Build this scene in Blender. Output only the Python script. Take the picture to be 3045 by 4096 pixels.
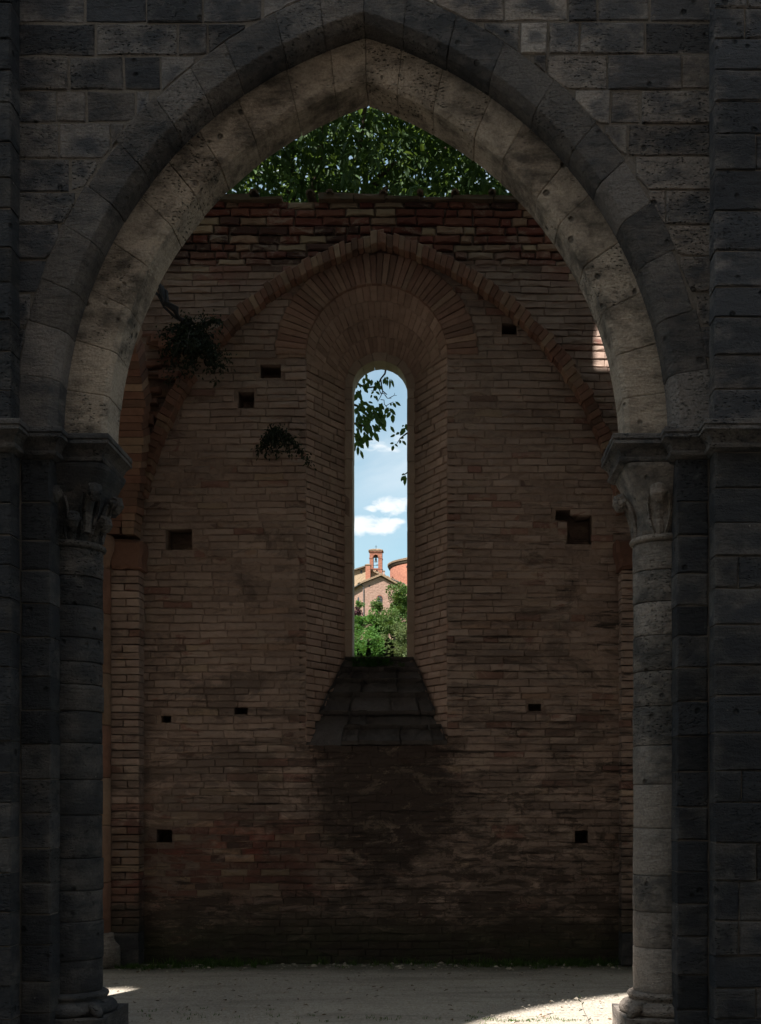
import bpy, math, random
import numpy as np
from mathutils import Vector, geometry

R_ = math.radians
SC = bpy.context.scene
COL = SC.collection
for o in list(bpy.data.objects):
    bpy.data.objects.remove(o)

# ------------------------------------------------------------------ camera, sky, sun, exposure
EYE = 1.6
cd = bpy.data.cameras.new("camera")
cam = bpy.data.objects.new("camera", cd)
COL.objects.link(cam)
cam.location = (0, 0, EYE)
cam.rotation_euler = (R_(90), 0, 0)
cd.sensor_fit = 'VERTICAL'
cd.sensor_height = 36.0
cd.sensor_width = 26.76
cd.lens = 36.0 * 4896 / 4096
cd.shift_x = -(1780 - 1522.5) / 4096
cd.shift_y = (3200 - 2048) / 4096
cd.clip_start = 0.1
cd.clip_end = 3000
SC.camera = cam

SUN_EL, SUN_AZ = 50.0, 28.0          # the sun stands behind the viewer, to the left
sdir = Vector((math.sin(R_(SUN_AZ)) * math.cos(R_(SUN_EL)), math.cos(R_(SUN_AZ)) * math.cos(R_(SUN_EL)), -math.sin(R_(SUN_EL))))
sl = bpy.data.lights.new("sun", 'SUN')
sl.energy = 5.0
sl.angle = R_(0.53)
sl.color = (1.0, 0.945, 0.87)
so = bpy.data.objects.new("sun", sl)
COL.objects.link(so)
so.location = (-10, -20, 40)
so.rotation_euler = sdir.to_track_quat('-Z', 'Y').to_euler()

world = bpy.data.worlds.new("World")
SC.world = world
world.use_nodes = True


class G:
    """tiny node-graph helper"""
    def __init__(self, tree):
        self.t = tree
        self.t.nodes.clear()

    def n(self, typ, ins=None, **props):
        nd = self.t.nodes.new(typ)
        for k, v in props.items():
            setattr(nd, k, v)
        for k, v in (ins or {}).items():
            self.set(nd.inputs[k], v)
        return nd

    def set(self, sock, v):
        if hasattr(v, 'is_output'):
            self.t.links.new(v, sock)
        else:
            if sock.type == 'RGBA' and len(v) == 3:
                v = (*v, 1)
            sock.default_value = v

    def m(self, op, a, b=0.0, c=0.0, clamp=False):
        nd = self.n('ShaderNodeMath', {0: a, 1: b, 2: c}, operation=op)
        nd.use_clamp = clamp
        return nd.outputs[0]

    def add(self, a, b): return self.m('ADD', a, b)
    def mul(self, a, b): return self.m('MULTIPLY', a, b)
    def sub(self, a, b): return self.m('SUBTRACT', a, b)

    def step(self, v, lo, hi):
        nd = self.n('ShaderNodeMapRange', {'Value': v, 'From Min': lo, 'From Max': hi}, interpolation_type='SMOOTHSTEP')
        return nd.outputs[0]

    def mix(self, f, a, b, blend='MIX'):
        nd = self.n('ShaderNodeMix', data_type='RGBA', blend_type=blend)
        nd.clamp_factor = True
        self.set(nd.inputs[0], f)
        self.set(nd.inputs[6], a)
        self.set(nd.inputs[7], b)
        return nd.outputs[2]

    def add_v(self, a, b, k):
        s_ = self.n('ShaderNodeVectorMath', {0: b, 3: k}, operation='SCALE').outputs[0]
        return self.n('ShaderNodeVectorMath', {0: a, 1: s_}, operation='ADD').outputs[0]

    def mapv(self, vec, scale=(1, 1, 1), loc=(0, 0, 0)):
        return self.n('ShaderNodeMapping', {'Vector': vec, 'Scale': scale, 'Location': loc}).outputs[0]

    def noise(self, vec, scale, detail=3.0, rough=0.55, dist=0.0):
        return self.n('ShaderNodeTexNoise', {'Vector': vec, 'Scale': scale, 'Detail': detail, 'Roughness': rough, 'Distortion': dist}).outputs[0]

    def voro(self, vec, scale, out=0, feature='F1', rnd=1.0):
        return self.n('ShaderNodeTexVoronoi', {'Vector': vec, 'Scale': scale, 'Randomness': rnd}, feature=feature).outputs[out]

    def ramp(self, f, stops, interp='LINEAR'):
        nd = self.n('ShaderNodeValToRGB', {'Fac': f})
        cr = nd.color_ramp
        cr.interpolation = interp
        while len(cr.elements) < len(stops):
            cr.elements.new(0.5)
        for e, (p, c) in zip(cr.elements, stops):
            e.position = p
            e.color = (*c, 1) if len(c) == 3 else c
        return nd.outputs[0]


def build_world():
    g = G(world.node_tree)
    sky = g.n('ShaderNodeTexSky')
    sky.sky_type = 'NISHITA'
    sky.sun_disc = False
    sky.sun_elevation = R_(SUN_EL)
    sky.sun_rotation = R_(180 + SUN_AZ)
    sky.air_density = 1.0
    sky.dust_density = 1.2
    sky.ozone_density = 1.2
    tc = g.n('ShaderNodeTexCoord').outputs['Generated']
    sp = g.n('ShaderNodeSeparateXYZ', {0: tc})
    dx, dy, dz = sp.outputs
    # scattered fair-weather cumulus over the whole sky
    a = g.noise(g.mapv(tc, (1, 1, 2.1), (3.3, 1.9, 0.4)), 9.0, 8.0, 0.60, 0.3)
    b = g.noise(g.mapv(tc, (1, 1, 1.6), (7.0, 2.0, 5.0)), 2.6, 3.0, 0.5)
    puff = g.step(g.add(a, g.mul(g.sub(b, 0.5), 0.6)), 0.58, 0.72)
    fine = g.noise(g.mapv(tc, (1, 1, 1.9), (1.3, 0.2, 0.7)), 60.0, 7.0, 0.62, 0.4)
    # two small cumulus low over the hill
    ay = g.m('MAXIMUM', dy, 0.05)
    u, v = g.m('DIVIDE', dx, ay), g.m('DIVIDE', dz, ay)
    low = None
    for (cu, cv, ru, rv) in ((-0.0680, 0.2250, 0.0200, 0.0085), (-0.0500, 0.2235, 0.0140, 0.0065), (-0.0440, 0.2415, 0.0150, 0.0085), (-0.0395, 0.2275, 0.008, 0.003), (-0.058, 0.2385, 0.009, 0.003)):
        e = g.add(g.m('POWER', g.m('DIVIDE', g.m('ABSOLUTE', g.sub(u, cu)), ru), 2.0), g.m('POWER', g.m('DIVIDE', g.m('ABSOLUTE', g.sub(v, cv)), rv), 2.0))
        k = g.step(g.add(g.sub(1.35, e), g.mul(g.sub(fine, 0.5), 3.6)), -0.2, 1.5)
        low = k if low is None else g.m('MAXIMUM', low, k)
    low = g.mul(low, g.step(dy, 0.1, 0.3))
    veil = g.mul(g.step(g.noise(g.mapv(tc, (1, 1, 1.5), (1.0, 4.0, 2.6)), 3.2, 6.0, 0.6, 0.8), 0.36, 0.68), 0.55)
    clear = g.step(g.m('ABSOLUTE', g.sub(dz, 0.20)), 0.02, 0.07)
    cl = g.m('MAXIMUM', g.mul(g.m('MAXIMUM', g.mul(puff, 0.9), veil), g.add(0.25, g.mul(clear, 0.75))), low)
    cl = g.mul(cl, g.step(dz, 0.0, 0.08))
    tint = g.mix(1.0, sky.outputs[0], (0.88, 1.10, 0.98), 'MULTIPLY')
    tint = g.mix(0.16, tint, (6.2, 6.9, 7.2))
    col = g.mix(cl, tint, (6.8, 7.1, 7.3))
    bg = g.n('ShaderNodeBackground', {'Color': col, 'Strength': 0.050})
    out = g.n('ShaderNodeOutputWorld', {'Surface': bg.outputs[0]})


build_world()
SC.render.engine = 'CYCLES'
SC.cycles.use_denoising = True
SC.cycles.max_bounces = 8
SC.cycles.diffuse_bounces = 5
SC.cycles.glossy_bounces = 2
SC.cycles.transmission_bounces = 4
SC.cycles.sample_clamp_indirect = 6.0
SC.view_settings.view_transform = 'Standard'
SC.view_settings.look = 'None'
SC.view_settings.exposure = 1.62
SC.view_settings.gamma = 1.0

# ------------------------------------------------------------------ materials


def material(name):
    m = bpy.data.materials.new(name)
    m.use_nodes = True
    return m, G(m.node_tree)


def finish(g, col, rough=0.9, bump=None, dist=0.02, strength=1.0, spec=0.25, normal=None):
    p = g.n('ShaderNodeBsdfPrincipled', {'Base Color': col, 'Roughness': rough, 'Specular IOR Level': spec})
    if bump is not None:
        b = g.n('ShaderNodeBump', {'Height': bump, 'Distance': dist, 'Strength': strength})
        g.set(p.inputs['Normal'], b.outputs[0])
    g.n('ShaderNodeOutputMaterial', {'Surface': p.outputs[0]})
    return p


def rnd_of(g):
    a = g.n('ShaderNodeAttribute', attribute_name='rnd').outputs['Fac']
    r = g.n('ShaderNodeObjectInfo').outputs['Random']
    return g.m('FRACT', g.add(a, r))


def stone_mat(name, light, dark, crust_lo, crust_hi, warm=(0.20, 0.15, 0.11), lichen=0.5, pit=1.0, tv=0.6, cr_=0.20):
    m, g = material(name)
    pos = g.n('ShaderNodeNewGeometry').outputs['Position']
    r = rnd_of(g)
    n1 = g.noise(pos, 1.1, 4, 0.6, 0.4)
    n2 = g.noise(g.mapv(pos, (1, 1, 1.6), (3, 1, 7)), 5.0, 6, 0.65)
    n3 = g.noise(g.mapv(pos, (9, 9, 42)), 1.0, 5, 0.7)
    n4 = g.noise(pos, 60.0, 4, 0.7)
    r2 = g.m('FRACT', g.mul(r, 7.31))
    base = g.mix(g.mul(r2, 0.8), light, warm)
    base = g.mix(g.step(n4, 0.35, 0.75), base, g.mix(1.0, base, (0.62, 0.6, 0.6), 'MULTIPLY'))
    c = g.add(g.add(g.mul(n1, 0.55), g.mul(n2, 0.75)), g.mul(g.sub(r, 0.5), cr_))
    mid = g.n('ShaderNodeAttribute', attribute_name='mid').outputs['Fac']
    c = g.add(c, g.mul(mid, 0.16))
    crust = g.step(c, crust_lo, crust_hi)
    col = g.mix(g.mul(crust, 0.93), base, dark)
    r4 = g.add(1.0 - tv / 2, g.mul(g.m('FRACT', g.mul(r, 29.1)), tv))
    col = g.mix(1.0, col, g.n('ShaderNodeCombineColor', {0: r4, 1: r4, 2: r4}).outputs[0], 'MULTIPLY')
    bloom = g.step(g.noise(g.mapv(pos, (1, 1, 1), (5, 2, 9)), 7.0, 8, 0.78, 0.4), 0.60, 0.68)
    col = g.mix(g.mul(bloom, 0.30), col, g.mix(0.5, light, (0.24, 0.24, 0.235)))
    streak = g.step(g.add(n3, g.mul(g.sub(r2, 0.5), 0.22)), 0.54, 0.66)
    col = g.mix(g.mul(streak, 0.45), col, g.mix(1.0, col, (0.45, 0.43, 0.42), 'MULTIPLY'))
    # open pores of the travertine
    vd = g.voro(g.add_v(g.mapv(pos, (1, 1, 2.3)), g.n('ShaderNodeTexNoise', {'Vector': pos, 'Scale': 9.0}).outputs[1], 0.12), 27.0)
    r3 = g.m('FRACT', g.mul(r, 17.3))
    area = g.step(g.add(g.noise(pos, 4.2, 4, 0.6), g.mul(g.sub(r3, 0.55), 0.42)), 0.46, 0.62)
    pores = g.mul(g.m('SUBTRACT', 1.0, g.step(vd, 0.12, 0.34)), area)
    vd2 = g.voro(pos, 7.0)
    holes = g.mul(g.m('SUBTRACT', 1.0, g.step(g.add(vd2, g.mul(g.sub(n2, 0.5), 0.3)), 0.06, 0.17)), g.step(r, 0.35, 0.6))
    pm = g.m('MAXIMUM', pores, holes)
    col = g.mix(g.mul(pm, 0.75 * pit), col, (0.012, 0.011, 0.011))
    # pale lichen spots
    v3 = g.n('ShaderNodeTexVoronoi', {'Vector': pos, 'Scale': 6.5})
    spot = g.mul(g.m('SUBTRACT', 1.0, g.step(g.add(v3.outputs[0], g.mul(g.noise(pos, 45, 2), 0.05)), 0.055, 0.085)),
                 g.step(g.n('ShaderNodeSeparateColor', {0: v3.outputs[1]}).outputs[0], 0.55, 0.60))
    col = g.mix(g.mul(spot, lichen), col, (0.30, 0.29, 0.27))
    h = g.add(g.mul(n2, 0.8), g.add(g.mul(n3, 0.5), g.mul(n4, 0.35)))
    h = g.sub(h, g.mul(pm, 0.9 * pit))
    finish(g, col, 0.92, h, 0.045, 1.0, 0.2)
    return m


M = {}
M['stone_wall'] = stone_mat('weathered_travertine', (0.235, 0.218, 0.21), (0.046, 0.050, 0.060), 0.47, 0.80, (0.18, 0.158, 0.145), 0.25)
M['stone_wall_pale'] = stone_mat('lit_weathered_travertine', (0.36, 0.32, 0.29), (0.062, 0.064, 0.073), 0.52, 0.86, (0.28, 0.235, 0.205), 0.2)  # right spandrel stone lightened: weathering, plus the brighter side painted in
M['stone_pier'] = stone_mat('shade_blackened_travertine', (0.135, 0.128, 0.124), (0.034, 0.037, 0.044), 0.42, 0.76, (0.108, 0.099, 0.093), 0.6)  # pier stone darkened beyond its crust to paint the falloff towards the bottom
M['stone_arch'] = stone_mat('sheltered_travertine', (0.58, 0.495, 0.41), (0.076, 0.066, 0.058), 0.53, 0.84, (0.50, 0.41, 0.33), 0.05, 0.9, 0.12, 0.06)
M['stone_ring'] = stone_mat('voussoir_travertine', (0.225, 0.205, 0.195), (0.050, 0.053, 0.061), 0.48, 0.86, (0.175, 0.155, 0.142), 0.2, 0.6)
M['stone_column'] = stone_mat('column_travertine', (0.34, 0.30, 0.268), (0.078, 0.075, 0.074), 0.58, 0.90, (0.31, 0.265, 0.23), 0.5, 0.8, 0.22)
M['stone_column_dark'] = stone_mat('dark_column_travertine', (0.17, 0.158, 0.150), (0.040, 0.042, 0.047), 0.46, 0.78, (0.14, 0.125, 0.115), 0.7, 0.8, 0.3)  # darker copy for the left column, light falloff put into the colour


def plain_mat(name, c1, c2, scale=8.0, rough=0.9, dist=0.01, stretch=(1, 1, 1), detail=5):
    m, g = material(name)
    pos = g.n('ShaderNodeNewGeometry').outputs['Position']
    p = g.mapv(pos, stretch)
    n = g.noise(p, scale, detail, 0.65)
    r = rnd_of(g)
    col = g.mix(g.add(g.mul(g.sub(n, 0.5), 1.4), g.add(0.25, g.mul(r, 0.5))), c1, c2)
    finish(g, col, rough, g.add(n, g.mul(g.noise(p, scale * 7, 3), 0.4)), dist)
    return m


M['mortar'] = plain_mat('lime_mortar', (0.19, 0.17, 0.152), (0.12, 0.107, 0.098), 9, 0.95, 0.02)
M['far_stone'] = plain_mat('upper_nave_stone', (0.46, 0.425, 0.39), (0.37, 0.34, 0.31), 1.2, 0.95, 0.02)


def stains_falloff(g, pos, X, Z, n0, n1, col):
    # run-off stain under the window sill, ragged along the bed joints, narrowing to a tongue below
    dx = g.m('ABSOLUTE', g.add(X, 0.60))
    stk = g.sub(g.noise(g.mapv(pos, (0.9, 1, 10.0), (1, 2, 6)), 1.7, 6, 0.7), 0.5)
    spk = g.sub(g.noise(g.mapv(pos, (1, 1, 2.0)), 16, 6, 0.8), 0.5)
    w_ = g.add(0.12, g.mul(g.step(Z, 0.55, 1.55), 0.62))
    ins = g.sub(w_, g.add(dx, g.add(g.mul(stk, 0.75), g.add(g.mul(spk, 0.9), g.mul(g.sub(n1, 0.5), 1.0)))))
    tail = g.step(g.add(Z, g.add(g.mul(spk, 0.9), g.mul(stk, 0.8))), 0.25, 0.95)
    amt = g.mul(g.mul(g.step(ins, -0.16, 0.22), tail), g.m('SUBTRACT', 1.0, g.step(Z, 2.13, 2.26)))
    col = g.mix(g.mul(amt, 0.88), col, (0.022, 0.014, 0.012))
    pm_ = g.step(g.noise(g.mapv(pos, (1, 1, 1.8), (4, 4, 1)), 3.4, 9, 0.76, 0.5), 0.535, 0.60)
    col = g.mix(g.mul(pm_, 0.50), col, (0.35, 0.268, 0.21))
    # ragged soot and algae patches, thickened downward to paint the wall's light falloff
    gr_ = g.add(g.noise(g.mapv(pos, (1, 1, 2.4), (9, 3, 2)), 1.3, 10, 0.74, 0.8), g.mul(g.sub(g.m('MINIMUM', Z, 5.5), 3.0), -0.050))
    col = g.mix(g.mul(g.step(gr_, 0.50, 0.585), 0.55), col, (0.066, 0.050, 0.042))
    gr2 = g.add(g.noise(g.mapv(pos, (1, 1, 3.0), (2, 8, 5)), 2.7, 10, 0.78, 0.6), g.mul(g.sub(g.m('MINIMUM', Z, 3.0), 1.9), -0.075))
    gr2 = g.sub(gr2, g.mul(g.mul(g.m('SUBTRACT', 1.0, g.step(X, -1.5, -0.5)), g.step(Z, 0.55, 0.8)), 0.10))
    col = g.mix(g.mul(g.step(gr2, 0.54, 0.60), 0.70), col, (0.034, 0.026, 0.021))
    # black crust along the bed joints
    jl = g.noise(g.mapv(pos, (1.0, 1, 13.5), (4, 0, 3)), 1.5, 7, 0.70, 0.2)
    band = g.mul(g.step(jl, 0.575, 0.625), g.m('SUBTRACT', 1.0, g.step(g.add(Z, g.mul(X, -0.5)), 2.8, 4.8)))
    col = g.mix(g.mul(band, 0.85), col, (0.024, 0.018, 0.015))
    # pale salt specks
    sp_ = g.m('SUBTRACT', 1.0, g.step(g.voro(pos, 14.0), 0.10, 0.16))
    col = g.mix(g.mul(g.mul(sp_, g.step(n1, 0.5, 0.62)), g.mul(0.5, g.m('SUBTRACT', 1.0, g.step(Z, 1.4, 2.2)))), col, (0.20, 0.17, 0.14))
    # algae-green wall foot, darkened further to paint the light's downward falloff
    foot = g.m('SUBTRACT', 1.0, g.step(g.add(Z, g.mul(g.sub(n1, 0.5), 1.1)), 0.15, 0.65))
    col = g.mix(g.mul(foot, 0.8), col, g.mix(g.step(n1, 0.4, 0.6), (0.032, 0.027, 0.020), (0.030, 0.036, 0.018)))
    return col


def brick_mat(name, mode='wall'):
    m, g = material(name)
    pos = g.n('ShaderNodeNewGeometry').outputs['Position']
    sx = g.n('ShaderNodeSeparateXYZ', {0: pos})
    X, Y, Z = sx.outputs
    r = rnd_of(g)
    n0 = g.noise(pos, 0.9, 4, 0.6, 0.5)
    n1 = g.noise(g.mapv(pos, (1, 1, 2.2), (2, 5, 1)), 2.6, 5, 0.65, 0.5)
    n2 = g.noise(pos, 14, 5, 0.7)
    n3 = g.noise(pos, 75, 3, 0.7)
    fresh = g.mix(1.0, (0.80, 0.84, 0.92), g.ramp(r, [(0.0, (0.10, 0.048, 0.036)), (0.14, (0.20, 0.065, 0.045)), (0.34, (0.25, 0.100, 0.065)), (0.52, (0.34, 0.20, 0.125)),
                       (0.72, (0.42, 0.285, 0.175)), (0.84, (0.21, 0.080, 0.052)), (1.0, (0.33, 0.23, 0.16))], 'CONSTANT'), 'MULTIPLY')
    coat = g.ramp(g.add(g.mul(n1, 0.8), g.mul(r, 0.25)), [(0.25, (0.205, 0.142, 0.116)), (0.5, (0.290, 0.208, 0.170)), (0.75, (0.37, 0.274, 0.226))])
    # how far the old limewash still covers the brick
    if mode == 'wall':
        top = g.step(g.add(Z, g.mul(g.sub(n0, 0.5), 0.8)), 6.55, 7.05)
        lowl = g.mul(g.m('SUBTRACT', 1.0, g.step(g.add(X, g.mul(g.sub(n0, 0.5), 2.5)), -1.6, -0.6)),
                     g.mul(g.step(g.add(Z, g.mul(g.sub(n0, 0.5), 0.8)), 0.45, 0.75), g.m('SUBTRACT', 1.0, g.step(g.add(Z, g.mul(g.sub(n1, 0.5), 1.2)), 1.25, 1.6))))
        bare = g.m('MAXIMUM', top, g.mul(lowl, g.step(n1, 0.36, 0.46)))
        bare = g.m('MAXIMUM', bare, g.mul(g.step(n1, 0.60, 0.66), 0.7))
        bare = g.m('MAXIMUM', bare, g.mul(g.step(g.m('FRACT', g.mul(r, 41.7)), 0.90, 0.92), 0.6))
    elif mode == 'bare':
        bare = g.add(0.25, g.mul(n1, 0.35))
        coat = g.mix(1.0, coat, (0.74, 0.62, 0.53), 'MULTIPLY')
    elif mode == 'ring':
        bare = g.add(0.10, g.mul(n1, 0.25))
        coat = g.mix(1.0, coat, (0.95, 0.79, 0.72), 'MULTIPLY')
    else:
        bare = g.mul(g.step(n1, 0.5, 0.7), 0.35)
        coat = g.mix(1.0, coat, (1.30, 1.24, 1.20), 'MULTIPLY')  # splay coat brightened to hold the window's light in the colour
    col = g.mix(bare, coat, fresh)
    tone = g.add(0.87, g.mul(g.m('FRACT', g.mul(r, 13.7)), 0.24))
    tone = g.mul(tone, g.add(0.50, g.mul(n0, 1.0)))
    col = g.mix(1.0, col, g.n('ShaderNodeCombineColor', {0: tone, 1: tone, 2: tone}).outputs[0], 'MULTIPLY')
    col = g.mix(g.mul(g.step(n2, 0.45, 0.75), 0.5), col, g.mix(1.0, col, (0.55, 0.52, 0.5), 'MULTIPLY'))
    if mode == 'wall':
        col = stains_falloff(g, pos, X, Z, n0, n1, col)
    h = g.add(g.mul(n2, 0.8), g.mul(n3, 0.3))
    finish(g, col, 0.93, h, 0.014, 1.0, 0.2)
    return m


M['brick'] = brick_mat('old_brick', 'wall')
M['brick_bare'] = brick_mat('bare_brick', 'bare')
M['brick_ring'] = brick_mat('ring_brick', 'ring')
M['brick_coat_lit'] = brick_mat('lit_limewashed_brick', 'coat')
M['sill'] = plain_mat('sooty_sill_stone', (0.155, 0.135, 0.130), (0.060, 0.053, 0.051), 9, 0.93, 0.04, (1, 1, 1), 8)
M['frame'] = plain_mat('window_stone', (0.42, 0.32, 0.25), (0.30, 0.22, 0.17), 6, 0.9, 0.012)
M['tile'] = plain_mat('mossy_roof_tile', (0.14, 0.085, 0.055), (0.07, 0.06, 0.04), 9, 0.9, 0.01)
M['black'] = plain_mat('dark_rubble', (0.10, 0.07, 0.055), (0.05, 0.04, 0.03), 6, 0.95, 0.02)  # plain dark brown rubble colour


def wallcore_mat():
    m, g = material('brick_wall_mortar')
    pos = g.n('ShaderNodeNewGeometry').outputs['Position']
    Z = g.n('ShaderNodeSeparateXYZ', {0: pos}).outputs[2]
    n = g.noise(pos, 2.3, 5, 0.65, 0.4)
    n2 = g.noise(pos, 22, 5, 0.7)
    col = g.ramp(g.add(g.mul(n, 0.7), g.mul(n2, 0.3)), [(0.3, (0.13, 0.088, 0.070)), (0.5, (0.25, 0.174, 0.138)), (0.72, (0.37, 0.268, 0.215))])
    X = g.n('ShaderNodeSeparateXYZ', {0: pos}).outputs[0]
    n0 = g.noise(pos, 0.9, 4, 0.6, 0.5)
    n1 = g.noise(g.mapv(pos, (1, 1, 2.2), (2, 5, 1)), 2.6, 5, 0.65, 0.5)
    col = stains_falloff(g, pos, X, Z, n0, n1, col)
    finish(g, col, 0.95, g.add(n2, g.mul(g.noise(pos, 80, 3), 0.4)), 0.015)
    return m


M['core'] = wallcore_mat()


def ground_mat():
    m, g = material('gravel_earth')
    pos = g.n('ShaderNodeNewGeometry').outputs['Position']
    sx = g.n('ShaderNodeSeparateXYZ', {0: pos})
    n = g.noise(pos, 1.3, 5, 0.6)
    f = g.noise(pos, 38, 5, 0.75)
    v = g.n('ShaderNodeTexVoronoi', {'Vector': pos, 'Scale': 55.0})
    c = g.ramp(g.add(g.mul(n, 0.5), g.mul(f, 0.5)), [(0.3, (0.27, 0.235, 0.195)), (0.5, (0.42, 0.375, 0.32)), (0.72, (0.54, 0.49, 0.42))])
    c = g.mix(0.35, c, g.mix(g.n('ShaderNodeSeparateColor', {0: v.outputs[1]}).outputs[0], (0.16, 0.135, 0.11), (0.50, 0.45, 0.38)))
    far = g.step(sx.outputs[1], 13.0, 15.0)
    c = g.mix(far, c, (0.06, 0.085, 0.03))
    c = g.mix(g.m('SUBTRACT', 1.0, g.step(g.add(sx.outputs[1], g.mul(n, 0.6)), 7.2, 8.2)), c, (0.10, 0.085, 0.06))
    wet = g.mul(g.step(g.add(sx.outputs[1], g.mul(g.sub(n, 0.5), 1.2)), 11.15, 11.75), 0.75)
    c = g.mix(g.mul(wet, g.m('SUBTRACT', 1.0, far)), c, (0.06, 0.06, 0.035))
    tr_ = g.noise(g.mapv(pos, (0.35, 1.6, 1)), 2.4, 6, 0.7, 0.5)
    c = g.mix(g.mul(g.step(tr_, 0.48, 0.66), 0.45), c, (0.17, 0.145, 0.115))
    h = g.add(g.add(g.mul(f, 0.7), g.mul(v.outputs[0], -0.6)), g.mul(tr_, 1.5))
    finish(g, c, 0.95, h, 0.018)
    return m


M['ground'] = ground_mat()


def leaf_mat(name, a, b, trans=0.45, tcol=(0.16, 0.24, 0.03)):
    m, g = material(name)
    r = rnd_of(g)
    col = g.mix(r, a, b)
    d = g.n('ShaderNodeBsdfPrincipled', {'Base Color': col, 'Roughness': 0.6, 'Specular IOR Level': 0.22})
    t = g.n('ShaderNodeBsdfTranslucent', {'Color': g.mix(g.mul(r, 0.6), tcol, g.mix(1.0, tcol, (1.5, 1.2, 0.8), 'MULTIPLY'))})
    mx = g.n('ShaderNodeMixShader', {0: trans, 1: d.outputs[0], 2: t.outputs[0]})
    g.n('ShaderNodeOutputMaterial', {'Surface': mx.outputs[0]})
    return m


M['leaf'] = leaf_mat('walnut_leaf', (0.014, 0.036, 0.015), (0.048, 0.085, 0.028), 0.28, (0.11, 0.19, 0.035))
M['caper'] = leaf_mat('wall_plant_leaf', (0.010, 0.016, 0.007), (0.022, 0.032, 0.011), 0.1, (0.04, 0.06, 0.02))
M['weed'] = leaf_mat('weed_leaf', (0.03, 0.07, 0.012), (0.06, 0.11, 0.02), 0.35, (0.1, 0.18, 0.03))
M['sill_weed'] = leaf_mat('sill_grass_blade', (0.03, 0.10, 0.02), (0.06, 0.16, 0.03), 0.3, (0.1, 0.22, 0.03))
M['shrub'] = leaf_mat('shrub_leaf', (0.028, 0.065, 0.014), (0.065, 0.110, 0.026), 0.25, (0.08, 0.13, 0.02))
M['shrub2'] = leaf_mat('bright_shrub_leaf', (0.028, 0.085, 0.014), (0.060, 0.135, 0.024), 0.25, (0.08, 0.17, 0.02))
M['olive'] = leaf_mat('olive_shrub_leaf', (0.045, 0.070, 0.022), (0.090, 0.115, 0.040), 0.25, (0.09, 0.11, 0.03))
M['plum'] = leaf_mat('plum_leaf', (0.030, 0.012, 0.018), (0.06, 0.02, 0.028), 0.2, (0.08, 0.02, 0.02))
M['dry_leaf'] = plain_mat('dry_leaf', (0.17, 0.11, 0.06), (0.07, 0.045, 0.03), 20, 0.9, 0.0)
M['bark'] = plain_mat('bark', (0.09, 0.07, 0.055), (0.045, 0.036, 0.03), 10, 0.95, 0.02, (1, 1, 0.3))
M['root'] = plain_mat('grey_root', (0.055, 0.052, 0.054), (0.025, 0.024, 0.026), 8, 0.9, 0.02)
M['far_brick'] = plain_mat('chapel_brick', (0.31, 0.14, 0.092), (0.13, 0.052, 0.035), 3.0, 0.95, 0.05, (1, 1, 2))
M['far_gable'] = plain_mat('chapel_gable_brick', (0.36, 0.24, 0.195), (0.16, 0.09, 0.068), 3.5, 0.95, 0.08, (1, 1, 2.5))
M['far_rubble'] = plain_mat('chapel_rubble', (0.34, 0.26, 0.18), (0.12, 0.09, 0.06), 5.0, 0.95, 0.08)
M['far_roof'] = plain_mat('chapel_tile', (0.26, 0.18, 0.12), (0.10, 0.07, 0.048), 5.0, 0.9, 0.03)
M['far_dark'] = plain_mat('dark_opening', (0.03, 0.035, 0.045), (0.02, 0.022, 0.028), 2, 0.4, 0.0)
M['iron'] = plain_mat('dark_iron', (0.06, 0.065, 0.07), (0.03, 0.032, 0.035), 6, 0.6, 0.0)
M['bronze'] = plain_mat('bell_bronze', (0.07, 0.085, 0.09), (0.04, 0.05, 0.055), 6, 0.5, 0.0)
M['eave'] = plain_mat('dark_eave', (0.12, 0.10, 0.08), (0.06, 0.05, 0.04), 3, 0.9, 0.0)

# ------------------------------------------------------------------ mesh helpers


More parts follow.
